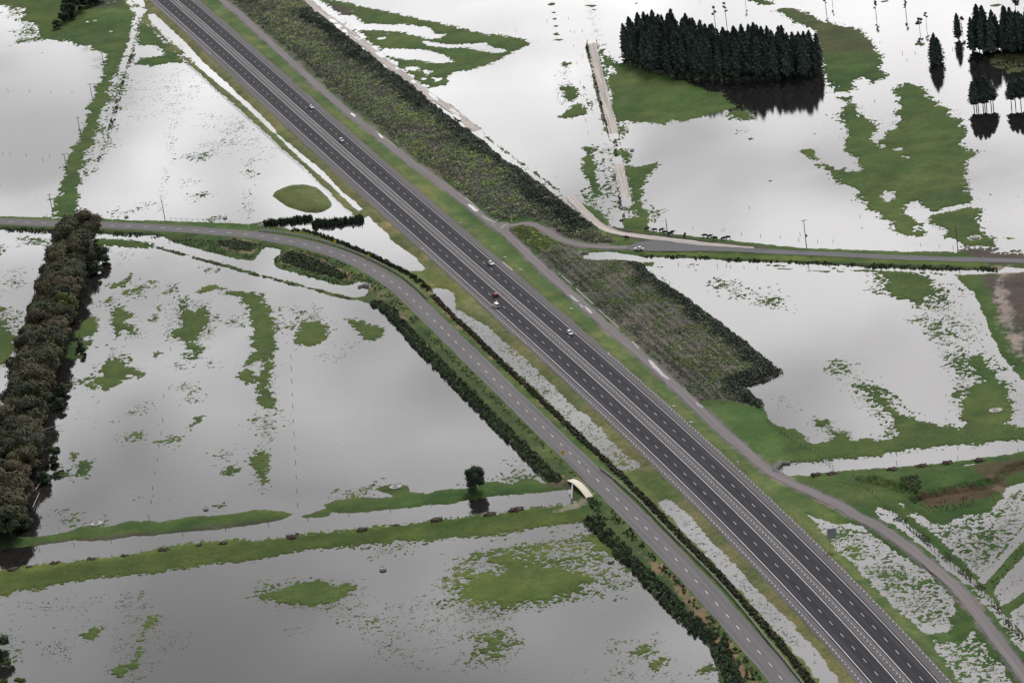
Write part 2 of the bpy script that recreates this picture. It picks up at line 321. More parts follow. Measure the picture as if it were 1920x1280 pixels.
# highway corridor with its verges, bunds and the local road side
land('225,-40 243,0 258,17 276,18 268,28 265,38 300,72 350,117 400,162 440,198 480,233 530,280 575,319 610,353 640,382 668,408 690,413 705,420 715,430 727,438 730,448 745,460 768,475 785,492 797,503 793,507 770,508 760,506 700,477 640,452 580,432 545,430 527,424 500,427 490,416 470,419 400,417 300,414 200,411 100,408 -80,404 -80,428 0,431 100,435 190,439 295,442 308,444 330,456 372,467 410,477 445,486 475,488 482,482 492,470 498,464 525,468 527,475 520,480 513,492 520,502 555,513 605,527 640,536 660,533 675,528 688,530 692,545 686,553 662,560 695,570 725,581 735,595 755,620 775,642 807,672 850,715 885,755 905,775 940,812 960,832 990,867 1030,910 1072,914 1072,944 1090,978 1105,980 1120,995 1132,1017 1160,1037 1177,1060 1200,1080 1222,1105 1257,1135 1290,1170 1315,1190 1332,1212 1342,1235 1350,1280 1362,1350 2150,1350 2150,840 1920,845 1902,850 1865,855 1815,862 1740,870 1690,874 1640,877 1590,882 1535,887 1515,892 1480,892 1462,884 1462,872 1475,870 1515,867 1565,862 1615,857 1565,840 1543,833 1528,832 1510,818 1490,803 1475,805 1440,785 1435,768 1432,755 1410,740 1390,725 1400,722 1440,712 1469,699 1440,677 1407,647 1390,637 1350,605 1310,577 1285,557 1260,540 1235,527 1222,515 1202,492 1170,488 1140,488 1095,487 1090,474 1135,472 1172,476 1210,482 1310,485 1370,490 1440,492 1540,496 1640,502 1715,505 1765,507 1870,508 1885,500 1960,506 1960,470 1920,478 1890,475 1862,472 1810,464 1790,472 1740,471 1690,472 1640,470 1565,467 1507,465 1440,459 1360,449 1322,445 1260,439 1217,432 1185,429 1142,425 1130,432 1107,420 1080,397 1040,375 1030,357 1000,335 980,320 950,305 930,287 920,275 890,252 870,240 840,217 812,195 792,177 755,147 725,130 700,107 667,80 630,52 590,22 565,0 540,-25', .35)
# flooded drains and ponds inside the corridor
pond('277,27 290,26 305,40 335,68 362,95 382,118 425,155 452,182 480,206 505,232 522,252 545,272 570,292 605,320 620,337 642,360 665,377 680,392 672,396 640,367 615,342 585,317 565,300 545,280 530,265 505,242 480,219 450,191 425,170 385,138 355,110 335,92 318,75 300,58 282,41', .22)
pond('228,-20 236,0 250,14 262,14 272,17 277,19 265,27 258,36 253,50 248,62 246,52 250,38 256,24 246,12', .15)
pond('246,-12 250,0 262,13 271,14 272,8 266,-4', .1)
pond('545,424 550,421 585,414 620,421 675,415 686,408 692,405 705,420 715,430 727,438 730,448 745,460 768,475 785,492 797,503 793,507 770,508 750,499 725,486 700,475 670,463 640,450 600,442 580,430 552,432', .35)
pond('810,543 822,540 845,547 852,562 855,577 870,587 900,602 925,622 942,640 960,652 985,672 1007,692 1042,727 1080,765 1102,780 1135,810 1157,837 1175,855 1195,867 1202,877 1177,882 1160,880 1135,860 1100,822 1060,790 997,722 960,690 935,668 905,640 890,625 855,595 830,570', .5)
pond('1232,942 1247,935 1260,937 1285,960 1307,985 1330,1007 1360,1042 1390,1072 1422,1107 1440,1128 1477,1160 1515,1202 1540,1235 1570,1272 1600,1320 1560,1320 1535,1277 1505,1235 1470,1200 1440,1165 1395,1115 1360,1077 1325,1037 1292,1007 1272,987 1247,960', .4)
pond('1515,965 1545,977 1565,984 1595,981 1620,990 1647,1012 1690,1040 1740,1075 1772,1107 1785,1125 1792,1152 1777,1155 1790,1172 1775,1185 1740,1187 1722,1182 1700,1155 1665,1127 1645,1105 1615,1072 1590,1050 1565,1027 1557,1007 1535,985', .5)
pond('1745,1195 1762,1205 1800,1205 1820,1185 1840,1202 1865,1232 1895,1270 1900,1320 1830,1320 1777,1247', .7)
pond('1640,960 1645,950 1672,958 1700,980 1740,1012 1777,1047 1810,1072 1830,1088 1830,1100 1812,1095 1777,1070 1752,1042 1715,1012 1677,987 1652,972', .4)
pond('1690,943 1710,957 1725,968 1740,975 1768,985 1790,973 1820,964 1855,960 1870,945 1885,935 1880,925 1893,912 1920,905 2040,900 2040,960 1920,985 1880,1030 1840,1083 1825,1072 1790,1040 1750,1000 1715,975', .6)
pond('1833,1088 1846,1094 1880,1055 1920,1012 2040,890 2040,860 1920,985 1880,1035', .15)
pond('1862,1110 1880,1085 1920,1042 2040,930 2040,1060 1920,1110 1890,1130 1877,1135', .4)
pond('1890,1147 1920,1132 2040,1080 2040,1350 1960,1260 1920,1195', .5)
pond('1822,1105 1840,1102 1865,1130 1897,1165 1920,1195 1990,1290 1980,1320 1920,1228 1890,1192 1865,1155 1837,1122', .35)
pond('1765,886 1797,880 1810,870 1832,870 1857,872 1830,879 1802,882', .3)
# narrow green dikes and lines
bank('245,450 382,486', .9, .5); bank('390,489 480,514 530,527 580,540 620,551 664,561', 1.1, .5)
land('172,447 200,447 245,449 270,458 290,464 265,464 235,462 215,460 195,463 182,457 172,455', .6)
bank('1595,507 1700,511 1780,515', .6, .7); bank('1290,495 1310,496', .5, .5); bank('1440,497 1500,500 1595,505', .35, .8)
land('1205,491 1227,491 1225,499 1208,499', .3); land('1455,503 1490,503 1488,506 1456,505', .3); land('1520,506 1556,508 1552,511 1522,510', .3); land('1570,508 1594,509 1590,511 1572,510', .3)
# south strips along the canal
land('-120,1010 0,1005 62,1006 100,1002 132,995 155,984 175,985 195,988 215,984 240,976 278,975 300,978 340,972 360,966 400,966 440,962 480,955 525,958 549,963 530,975 480,983 425,990 350,997 275,1005 250,1004 207,1012 175,1014 140,1012 120,1015 87,1020 50,1025 0,1028 -120,1042', .3)
land('556,968 580,962 605,955 622,950 622,966 600,970 566,972', .35)
land('607,946 630,937 665,932 705,932 740,930 725,925 703,917 715,910 730,906 752,905 765,912 770,922 800,925 830,917 870,916 910,905 930,902 960,906 985,897 1000,897 1022,908 1040,906 1072,914 1070,918 1035,921 997,925 960,928 930,931 880,936 840,945 805,946 767,952 730,955 695,959 655,962 620,963', .35)
land('-120,1088 0,1069 52,1059 105,1054 162,1047 225,1040 275,1032 320,1022 375,1015 425,1012 480,1010 550,1004 600,997 662,992 730,984 805,976 842,971 892,965 955,958 1005,950 1067,944 1100,944 1100,977 1085,979 1067,982 1035,989 997,991 960,1000 905,1005 842,1011 780,1015 695,1020 655,1024 605,1030 555,1035 517,1042 480,1051 445,1054 400,1056 350,1065 282,1075 232,1081 192,1080 145,1089 100,1100 65,1106 50,1104 27,1106 22,1114 0,1118 -120,1140', .4)
# shelterbelt strip, left edge patches
bank('158,440 126,530 96,632 68,735 40,836 14,940 0,1020', 6, 1.2)
land('135,632 150,602 180,592 186,610 180,622 172,632', .5); land('110,672 130,640 168,638 165,655 150,672', .6)
land('-60,590 0,597 22,605 30,628 25,660 15,682 -60,690', 1.2); tufts('-30,560 40,590 45,640 -30,700', .45)
tufts('40,445 92,450 90,459 55,454', .6); tufts('0,462 12,470 8,476 -20,474', .6); tufts('20,520 40,528 30,540 10,530', .35)
# field patches (left, centre, bottom)
for s_, r_ in [('200,532 225,530 247,512 252,522 240,532 207,540', .6), ('207,590 225,577 240,580 255,590 250,597 232,600 247,612 265,625 250,632 232,620 217,635 210,620 212,600', .8),
  ('280,597 290,585 295,575 299,580 292,595 295,602 282,602', .6), ('332,582 336,560 352,560 355,572 360,585 387,570 392,597 397,607 370,627 360,640 342,645 350,657 370,667 387,652 362,640 317,635 317,620 337,615 340,587', .9),
  ('372,542 395,534 415,535 435,545 480,547 490,550 492,560 507,580 515,602 520,615 519,640 517,655 514,677 510,705 507,720 512,745 520,760 515,772 497,765 485,750 483,722 485,697 497,690 485,677 478,682 457,687 460,672 480,655 470,632 475,615 462,590 460,567 447,555 420,552 410,542 390,547 375,549', .7),
  ('443,705 462,694 482,698 484,715 465,718 447,712', .6), ('475,860 480,845 497,845 502,865 500,890 502,905 495,907 480,890', .8),
  ('545,640 555,620 562,600 587,602 605,599 615,612 612,632 595,645 580,650 562,645', .8), ('647,597 667,597 690,607 720,617 717,627 700,640 682,635 675,620 655,607', .6),
  ('175,717 190,705 187,685 220,672 240,682 272,695 267,710 245,705 225,720 200,730', .8), ('285,667 295,659 304,660 295,672', .4), ('357,800 370,782 381,780 377,792', .4),
  ('140,885 147,865 160,860 172,865 170,885 152,895', .5), ('127,850 140,845 150,855 140,862', .5), ('417,887 425,872 442,870 447,882 430,892', .4), ('397,947 420,942 425,947 407,955', .5),
  ('482,1115 522,1105 567,1087 600,1085 627,1097 652,1092 665,1100 662,1110 652,1120 615,1132 572,1140 525,1125 490,1122', .8),
  ('842,1130 862,1112 880,1095 900,1082 930,1078 940,1062 915,1046 905,1040 955,1036 985,1050 1017,1060 1052,1054 1067,1070 1100,1072 1128,1092 1102,1098 1085,1108 1047,1118 1002,1127 960,1130 910,1132 880,1122', 1.3),
  ('1185,1225 1192,1211 1212,1206 1231,1220 1210,1232', .7), ('1217,1243 1240,1234 1248,1244 1232,1253', .9), ('1300,1256 1312,1247 1340,1240 1336,1256 1312,1265', .7),
  ('908,1220 912,1198 943,1188 944,1202 930,1220', .8),
  ('147,1190 162,1180 192,1172 196,1180 185,1197 157,1202', .4), ('255,1197 272,1167 282,1155 297,1157 282,1175 270,1200 267,1230 252,1255 225,1270 207,1265 212,1255 237,1245 257,1225', .8),
  ('1107,1015 1122,1003 1135,1018 1167,1040 1172,1053 1145,1045 1125,1032 1110,1025', .6), ('1155,1065 1180,1055 1205,1080 1175,1073', .6)]:
    land(s_, r_)
for s_, d_ in [('255,550 262,535 277,531 280,536 267,540 260,552', .85), ('205,585 265,590 270,635 205,640', .22), ('320,565 395,560 400,640 305,640', .3), ('480,787 505,785 515,800 512,820 497,822 495,807', .6),
  ('555,580 600,577 600,600 545,620', .42), ('205,675 212,652 219,655 212,676', .6), ('320,722 345,715 360,722 357,750 350,750 347,732 325,730', .6), ('422,857 427,845 445,835 435,852', .6),
  ('240,777 262,759 260,770 250,778', .65), ('250,827 263,812 262,822', .7), ('307,827 325,819 322,832', .6), ('150,712 165,710 165,720 150,718', .7), ('322,690 335,675 336,688', .5), ('382,688 395,680 392,687', .5), ('120,880 140,885 140,895 110,892', .4), ('100,960 130,955 128,975 115,990', .45),
  ('190,565 210,560 205,570 190,570', .7), ('250,478 285,476 290,484 255,483', .25), ('390,500 415,500 410,510 390,508', .45), ('310,540 325,535 325,548 312,550', .5), ('425,605 445,595 443,610 430,612', .6),
  ('480,690 510,690 500,920 478,920', .2), ('160,990 200,975 195,985', .6), ('120,975 136,967 130,985', .75), ('240,920 330,930 260,960', .1),
  ('815,1100 850,1050 905,1035 985,1020 1080,1005 1110,1030 1140,1060 1185,1095 1135,1110 1060,1130 960,1150 870,1145', .5), ('705,1018 760,1015 755,1035 700,1048', .42), ('645,1140 690,1125 680,1150 640,1165', .33), ('690,1160 710,1150 700,1175', .35),
  ('640,1150 760,1120 900,1130 970,1190 960,1260 820,1260 700,1240', .17), ('880,1130 960,1135 965,1160 880,1165', .3), ('895,1190 950,1180 965,1225 900,1240', .4), ('1130,1200 1240,1180 1250,1215 1200,1250 1140,1230', .28), ('1200,1230 1280,1225 1300,1270 1160,1280 1060,1270', .15), ('480,1090 680,1085 690,1120 660,1150 480,1135', .22),
  ('225,1105 290,1110 275,1145 225,1135', .3), ('80,1195 135,1200 130,1240 75,1235', .28), ('300,1185 355,1180 340,1225 305,1220', .25), ('0,1185 40,1200 30,1245 -40,1250', .5), ('205,1150 300,1150 300,1280 200,1280', .13), ('535,1170 575,1170 570,1185 540,1190', .3), ('480,1090 520,1085 515,1100 480,1105', .35), ('0,1130 300,1100 300,1170 0,1200', .1),
  ('1120,990 1150,1010 1190,1070 1220,1100 1150,1090 1110,1040', .22), ('940,890 1000,885 1010,905 950,905', .45), ('955,870 990,880 975,890', .4),
  ('840,565 960,655 950,670 860,600', .24), ('955,660 1010,700 1070,780 1050,790 1000,725', .4), ('1060,780 1120,800 1190,870 1160,880 1090,820', .4), ('1010,700 1090,770 1060,785', .2), ('1250,940 1330,1010 1440,1130 1530,1240 1500,1235 1400,1120 1280,995', .27),
  ('1530,985 1640,1000 1700,1050 1780,1120 1790,1180 1720,1180 1650,1105 1570,1030', .36), ('1600,1040 1690,1070 1770,1150 1720,1160 1650,1100', .3), ('1750,1200 1850,1200 1900,1280 1820,1300', .45),
  ('1640,955 1700,985 1820,1080 1820,1100 1740,1040 1660,985', .16), ('1700,950 1770,990 1880,940 1920,920 1920,975 1840,1075 1800,1045', .42), ('1770,985 1890,990 1880,1030 1840,1070 1780,1020', .4), ('1825,1105 1900,1170 1960,1280 1930,1250 1850,1140', .4), ('1880,1090 1940,1060 1930,1110 1880,1130', .2), ('1895,1150 1960,1130 1960,1230', .3),
  ('1347,527 1365,527 1385,542 1395,555 1375,550', .72), ('1400,545 1415,547 1440,562 1468,580 1440,570', .65), ('1735,597 1755,607 1772,627 1775,645 1750,632', .8), ('1777,592 1795,597 1807,610 1790,615 1777,602', .62), ('1740,557 1775,567 1775,577 1747,575', .6), ('1797,540 1822,550 1807,557', .5), ('1570,677 1590,680 1592,695 1575,692', .62), ('1600,700 1640,730 1680,770 1660,780 1620,740', .4),
  ('1740,640 1800,640 1850,690 1830,740 1800,740 1785,680', .38), ('1720,560 1830,590 1850,660 1780,640', .2), ('1450,740 1500,745 1510,770 1470,770', .18), ('1525,780 1560,800 1660,830 1680,800 1690,830 1560,850', .28), ('1570,690 1660,760 1640,790 1560,720', .16), ('1660,760 1700,800 1690,825 1655,820', .35), ('1795,720 1830,700 1830,740 1800,765', .4), ('1640,512 1665,515 1660,545 1640,540', .45), ('1280,498 1320,498 1310,510 1280,505', .25),
  ('240,150 380,150 360,215 240,225', .09), ('370,205 470,225 450,290 370,290', .11), ('405,235 460,225 470,250 420,275', .2), ('335,290 390,285 385,300 335,298', .45), ('420,270 480,240 530,290 500,310', .07), ('335,335 385,340 340,352', .25), ('350,365 385,362 378,375 350,374', .35), ('260,120 360,130 420,170 400,190 260,160', .05),
  ('228,400 240,395 272,385 274,392 250,397', .75), ('395,412 405,410 402,416', .6),
  ('230,140 236,140 192,300 180,320 175,320 188,290', .55), ('325,160 345,160 305,400 295,400', .17), ('463,300 475,300 470,410 462,410', .33), ('482,215 484,260 470,320 468,290', .12), ('335,75 350,80 335,118', .1),
  ('40,40 70,50 74,75 30,78', .4), ('20,15 45,20 40,35 0,30', .35), ('172,110 195,105 188,135 176,130', .3), ('30,70 75,72 70,80 30,80', .5), ('150,80 190,95 160,95', .3),
  ('1045,135 1070,125 1072,205 1042,200', .3), ('1085,365 1120,368 1140,420 1110,400', .4), ('1205,395 1230,405 1220,412 1205,412', .5), ('1385,240 1400,240 1398,246', .5), ('1380,205 1412,218 1400,225', .4),
  ('1135,270 1146,270 1156,300 1152,330 1146,310', .35), ('955,310 1000,330 1040,375 1000,370 960,340', .55), ('900,285 950,305 1010,350 985,350 920,310', .4), ('1105,95 1112,90 1160,260 1150,262', .45), ('1098,0 1106,-5 1127,78 1119,80', .32), ('1148,300 1156,300 1165,385 1158,385', .5),
  ('1190,500 1230,515 1260,545 1290,575 1240,560 1200,520', .5), ('840,1080 960,1060 1000,1090 900,1120', .35), ('60,600 60,602 61,601', .0), ('0,500 60,500 50,545 0,545', .18), ('195,460 260,470 240,500 200,495', .1), ('130,690 200,740 180,800 140,790', .05), ('540,640 680,640 640,680 560,670', .12), ('760,890 800,880 790,900', .2), ('640,920 710,905 700,930 650,935', .35), ('870,905 960,890 1000,900 940,910', .35)]:
    tufts(s_, d_)
# right-hand field
land('1525,782 1540,787 1557,802 1580,812 1605,826 1615,821 1647,826 1665,822 1690,812 1675,800 1668,780 1655,768 1640,752 1628,738 1618,720 1632,733 1655,740 1670,755 1675,765 1690,775 1715,782 1740,790 1767,799 1780,792 1802,800 1805,780 1798,760 1810,730 1830,717 1818,697 1808,680 1822,668 1835,664 1845,668 1852,688 1870,697 1885,712 1895,732 1897,752 1907,772 1902,782 1888,790 1905,800 1920,801 2050,800 2050,812 1920,825 1840,832 1795,837 1752,842 1715,846 1665,851 1615,857 1565,862 1540,850 1530,830 1562,825 1548,805 1530,787', .8)
land('1515,828 1545,832 1640,826 1700,812 1760,805 1920,805 1920,822 1795,836 1700,846 1565,861 1500,868', .4)
land('1787,515 1810,535 1827,550 1840,580 1852,607 1865,640 1880,670 1900,695 1930,722 2050,800 2050,500 1900,512 1880,512', .3)
land('1655,517 1690,511 1747,516 1752,527 1747,537 1760,547 1757,557 1740,557 1727,572 1705,567 1690,560 1657,545 1665,532', .9)
# upper right islands
land('1400,-20 1400,0 1415,6 1440,12 1456,8 1440,0 1420,-20', .7)
land('1457,20 1465,14 1485,15 1510,24 1535,37 1565,46 1602,50 1617,60 1630,75 1640,82 1645,94 1652,102 1650,125 1655,135 1666,142 1652,152 1625,160 1625,150 1612,147 1597,156 1600,165 1585,172 1567,172 1557,162 1547,140 1542,125 1541,105 1530,82 1525,75 1527,59 1502,47 1470,32', .8)
land('1575,182 1600,181 1605,197 1612,210 1635,225 1647,242 1637,255 1632,264 1647,270 1655,257 1667,245 1680,242 1677,227 1685,224 1675,215 1682,200 1680,185 1675,165 1700,155 1725,161 1737,172 1757,197 1775,205 1802,227 1817,242 1815,260 1805,272 1830,286 1817,300 1808,318 1815,325 1812,342 1820,360 1822,377 1795,385 1750,397 1722,385 1710,380 1695,386 1700,400 1715,415 1727,435 1727,442 1700,442 1677,432 1680,422 1652,407 1635,392 1600,367 1607,359 1575,340 1547,320 1532,310 1545,305 1570,315 1610,320 1612,310 1605,297 1587,287 1582,277 1592,260 1587,245 1580,230 1569,220 1582,202 1584,190', 1.2)
pond('1652,367 1660,360 1675,359 1680,372 1665,378', .6); pond('1680,279 1690,278 1690,281 1681,282', .2); pond('1695,293 1705,292 1702,296', .2); pond('1650,272 1660,273 1655,276', .2); pond('1635,353 1645,353 1642,355', .2)
land('1744,410 1750,402 1790,395 1820,389 1837,395 1835,407 1845,420 1852,435 1867,450 1865,465 1835,462 1807,461 1795,452 1772,445 1767,430 1752,420', .8)
pond('1819,445 1827,441 1835,443 1835,446 1825,449', .1)
land('1503,282 1518,280 1530,290 1533,300 1520,298', .5); land('1805,463 1840,465 1870,466 1862,472 1890,475 1920,478 1920,490 1860,492 1810,472', .4)
land('1850,117 1870,103 1920,100 2000,100 2000,140 1920,132 1895,137 1880,130', .8)
for s_ in ['1648,3 1665,0 1666,3 1655,5', '1856,10 1870,7 1880,9 1870,13 1857,13', '1714,82 1722,79 1730,80 1725,85 1716,86', '1402,260 1409,258 1414,261 1405,263', '1440,339 1447,337 1449,341 1442,341', '1852,364 1860,364 1857,367', '1888,445 1905,447 1890,449', '1445,21 1452,21 1450,22', '1186,7 1196,5 1194,8', '1896,470 1915,468 1912,474', '1025,9 1034,5 1042,6 1040,11 1030,11', '1033,24 1038,22 1044,23 1040,26', '1034,36 1039,34 1045,35 1040,38', '1035,49 1042,47 1049,48 1042,52', '1036,64 1045,61 1050,66 1042,67', '1034,76 1045,73 1058,74 1050,77', '1095,10 1107,9 1126,10 1110,14', '1110,17 1120,19 1113,20']:
    land(s_, .18)
land('1125,82 1130,100 1145,107 1157,118 1185,122 1222,136 1255,144 1295,155 1322,170 1350,175 1370,190 1380,200 1350,210 1317,220 1285,229 1260,227 1247,235 1215,229 1197,232 1175,226 1162,235 1162,258 1150,235 1138,150 1124,95', .5)
pond('1138,128 1146,125 1153,130 1152,138 1143,139', .1)
land('1160,108 1185,121 1222,134 1255,141 1300,146 1400,149 1500,146 1543,134 1540,115 1500,120 1400,112 1320,100 1270,86 1220,86 1170,98', .5)
land('1368,215 1378,206 1395,204 1408,222 1385,223', .5)
land('1100,80 1109,73 1118,78 1124,100 1132,117 1140,155 1150,200 1158,237 1161,260 1142,260 1132,240 1125,207 1115,170 1110,130 1101,105 1097,90', .25)
land('1147,298 1166,298 1177,345 1184,386 1167,386 1157,345 1152,320', .2); land('1168,412 1190,404 1215,412 1215,432 1170,432', .3)
land('1168,285 1177,287 1180,300 1185,312 1200,312 1225,305 1242,305 1225,320 1210,335 1203,360 1207,390 1225,405 1210,412 1193,414 1185,380 1175,330', .8)
land('1094,276 1112,276 1118,315 1120,330 1130,357 1127,368 1115,370 1105,355 1097,337 1093,315', .5)
land('1050,165 1067,160 1082,167 1084,180 1072,190 1060,185', .6); land('1048,220 1072,197 1095,190 1100,215 1072,222', .6); land('1051,120 1060,115 1067,120 1060,127', .5)
land('1065,363 1090,380 1110,390 1125,397 1135,412 1142,425 1130,422 1110,404 1090,387', .35)
land('560,-30 605,0 620,0 705,17 765,31 855,50 920,65 955,67 982,74 997,80 975,92 955,103 920,120 885,130 852,137 840,150 835,160 807,164 780,150 755,131 730,108 700,82 665,55 640,30 600,0', .7)
for s_, r_ in [('637,29 660,30 687,44 717,47 755,46 800,52 810,62 835,65 825,74 800,72 777,66 747,60 705,56 665,56 650,45 640,37', .5), ('797,78 842,84 910,81 920,88 947,95 937,99 905,96 880,90 842,89 805,86', .5), ('710,92 755,91 795,94 825,102 852,116 815,119 780,112 745,110 720,101', .5), ('760,126 787,127 785,132 765,131', .5), ('795,132 812,135 800,142', .6), ('710,71 720,71 718,74', .2), ('785,143 800,146 795,150', .4), ('810,146 830,147 820,152', .6)]:
    pond(s_, r_)
Lf = np.where(FR, Lf+4.0*(TUFT-.06)*np.exp(-np.abs(Lf)/2.7), Lf).astype(np.float32)
bank('878,229 915,260 955,290 1000,322 1040,352 1064,363', .3, .75); bank('1160,260 1165,278 1168,298', .25, .5); bank('1184,386 1192,413', .3, .4); bank('1150,262 1156,285 1160,300', .3, .7)
# mound island
MOUND = G('511,367 517,359 530,353 548,348 575,347 592,351 603,359 614,370 622,382 621,388 610,395 592,399 572,398 555,393 540,388 525,378')
s_ = box(MOUND, 5); Lf[s_] = np.maximum(Lf[s_], sdist(X[s_], Y[s_], MOUND)+.2*EDGE[s_])
for ln, wd in [(FARM, 2.6), (FARM2, 2.6), (CAUSE, 2.5), (CAUSE2, 2.5)]: bank(ln, wd, .25)

# heights
Z = np.where(Lf < 0, np.maximum(Lf*.2, -.5), np.minimum(Lf*.13, .32)).astype(np.float32)
def near_line(line, reach):
    s = box(line, reach); return s, sdist(X[s], Y[s], line[::3] if len(line) > 60 else line, False, reach+1)
RAISE = np.zeros_like(Z)
HD = np.full(Z.shape, 99., np.float32)
for ln, zf, hw, slp, rd in [(HWY, HZ-.08, 15., .10, 15), (LOCAL, LZ-.08, 5.2, .09, 5.), (PATH, PZ-.08, 3.0, .08, 2.6), (LOOP, PZ-.08, 2.6, .08, 2.4), (EAST, PZ-.08, 3.2, .1, 3.)]:
    s, d = near_line(ln, hw+10); RAISE[s] = np.maximum(RAISE[s], zf-slp*np.maximum(d-hw, 0))
    if ln is HWY: HD[s] = d
Z = np.where(Lf > 0, np.maximum(Z, np.minimum(RAISE, Lf*.3)), Z)
BUND_N = G('470,-30 545,-30 590,22 630,52 667,80 700,107 725,130 755,147 792,177 812,195 840,217 870,240 890,252 930,287 950,305 980,320 1030,357 1080,397 1107,420 1135,437 1157,455 1130,458 1085,453 1055,444 1032,430 1012,415 985,410 935,415 905,395 870,367 830,335 795,308 745,272 712,243 660,203 612,162 570,122 520,78 487,50 455,22 425,-5')
BUND_S = G('958,432 975,421 1000,427 1020,440 1045,455 1082,466 1092,487 1140,488 1170,490 1202,495 1222,515 1235,527 1260,540 1285,557 1310,577 1350,605 1390,637 1407,647 1440,677 1466,698 1440,711 1396,722 1410,738 1430,755 1428,766 1395,757 1350,750 1310,752 1270,715 1225,672 1190,640 1160,612 1122,580 1085,545 1045,512 1008,478 970,445')
for b_, h_ in [(BUND_N, 1.5), (BUND_S, 1.7)]:
    s = box(b_, 2); d = sdist(X[s], Y[s], b_); Z[s] += np.clip(d*.22, 0, h_)
s = box(MOUND, 2); d = sdist(X[s], Y[s], MOUND); Z[s] += np.clip(d, 0, 9)**.8*.42
TERR = G('1600,900 1660,915 1715,940 1760,934 1800,925 1850,918 1875,905 1895,888 1920,880 2040,870 2040,848 1920,860 1700,888 1610,893')
s = box(TERR, 2); d = sdist(X[s], Y[s], TERR)+.5*EDGE[s]; Z[s] += np.clip(d*.55, 0, 1.9)      # terrace with a broken edge
RMASK = np.zeros(Z.shape, bool)
for ln, hw, zr in [(HWY, 13.2, HZ), (LOCAL, 4.8, LZ), (PATH, 2.5, PZ), (LOOP, 2.5, PZ), (EAST, 3.2, PZ)]:
    s, d = near_line(ln, hw+1); Z[s] = np.where(d < hw, np.minimum(Z[s], zr-.07), Z[s]); RMASK[s] |= d < hw
for ln in (FARM, FARM2, CAUSE, CAUSE2):
    s, d = near_line(ln, 4); Z[s] = np.where(d < 2.3, np.minimum(Z[s], -.16), Z[s]); RMASK[s] |= d < 2.3
Z = Z+np.where((Lf > .4) & ~RMASK, .06*n2+.05*n1+.05*n6, 0).astype(np.float32)
Z = np.where(RMASK & (Lf > 0), Z-.02, Z)
def zt(x, y):
    i = np.clip(np.searchsorted(xs, x), 0, nx-1); j = np.clip(np.searchsorted(ys, y), 0, ny-1); return np.maximum(Z[j, i], 0)
def lt(x, y):
    i = np.clip(np.searchsorted(xs, x), 0, nx-1); j = np.clip(np.searchsorted(ys, y), 0, ny-1); return Lf[j, i]

# ground colours: what grows or lies there
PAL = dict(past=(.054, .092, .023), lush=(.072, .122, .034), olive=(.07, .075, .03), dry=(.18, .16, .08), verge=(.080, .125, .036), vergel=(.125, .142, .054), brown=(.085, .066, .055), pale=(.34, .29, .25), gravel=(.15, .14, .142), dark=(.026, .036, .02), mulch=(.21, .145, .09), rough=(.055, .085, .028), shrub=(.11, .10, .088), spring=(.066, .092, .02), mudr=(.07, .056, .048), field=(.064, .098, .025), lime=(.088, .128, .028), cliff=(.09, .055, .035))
col = np.empty(Z.shape+(3,), np.float32); col[:] = PAL['past']
def paint(px, c, soft=1.5, rag=1.0, amt=1.0, line=None):
    q = G(px) if isinstance(px, str) else px; s = box(q, (line or 0)+6)
    d = (line-sdist(X[s], Y[s], q, False, line+6)) if line else sdist(X[s], Y[s], q, True, 8)
    wgt = (sstep(-soft, soft, d+rag*EDGE[s])*amt)[..., None]; col[s] = col[s]*(1-wgt)+np.array(PAL[c], np.float32)*wgt
paint('-100,470 0,470 690,560 1040,915 1100,980 1360,1300 1360,1400 -100,1400', 'field', 3)
paint('-100,1050 0,1069 480,1010 960,957 1070,944 1100,978 700,1020 480,1052 0,1118 -100,1130', 'spring', 1)
paint('0,1055 480,1003 960,952 1070,942 1070,949 960,962 480,1017 0,1076', 'lime', 1.5, .8, .7)
paint('-100,1000 300,980 550,960 960,905 1070,915 960,930 560,972 0,1030 -100,1040', 'past', 1)
paint('70,1018 280,1000 420,985 560,966 550,974 420,992 270,1006 70,1025', 'mudr', .6, .6, .7)
paint('820,1090 900,1030 1120,1010 1180,1090 1000,1140 840,1140', 'lime', 3, 1, .55)
# corridor
hl = np.stack([HWY[:, 0], HWY[:, 1]], 1)
paint(hl, 'verge', 2, 1.2, 1, line=26)
LV = HWY-HN*18; paint(LV, 'vergel', 3, 1.6, .9, line=8)
LV2 = HWY-HN*15.5; paint(LV2, 'dry', 1.2, 1.2, .6, line=1.6)
paint(HWY+HN*15.0, 'vergel', 1, 1.2, .6, line=1.5)
paint('780,505 820,510 880,560 860,580 830,545 800,530', 'lime', 2, 1, .6); paint('1160,880 1250,890 1300,940 1230,935 1190,920', 'lime', 3, 1, .6)
paint('1300,750 1400,760 1440,785 1480,870 1460,880 1420,850 1360,800', 'lush', 2, .8, .85)
paint('700,480 690,560 740,590 960,832 1050,915 1100,940 1120,1000 1350,1270 1500,1350 1480,1290 1300,1084 1099,878 924,708 800,587', 'rough', 2, 1, .9)
paint('590,455 680,495 715,520 700,560 640,536 560,510 470,490 330,455 300,440 480,445', 'rough', 2, 1, .8)
paint('693,540 720,530 760,560 800,600 780,605 730,575', 'dry', 2, 1.5, .45)
paint(LOCAL, 'verge', 1.2, 1, .75, line=6.5)
for s_, w_ in [('745,590 780,632 830,690 880,738 935,800 990,850 1035,885 1050,903 1050,912', .9), ('1235,1068 1275,1105 1320,1160 1350,1210 1380,1245 1420,1290', 1.7), ('1200,1035 1235,1070', .8), ('815,560 850,600 900,650 960,700 1040,780 1120,850', .7)]: paint(s_, 'mulch', .8, .8, .85, line=w_)
paint('1035,912 1090,898 1110,920 1095,935 1040,950 1000,955 1060,940 1090,932 1085,915', 'brown', 1, 1, .7)
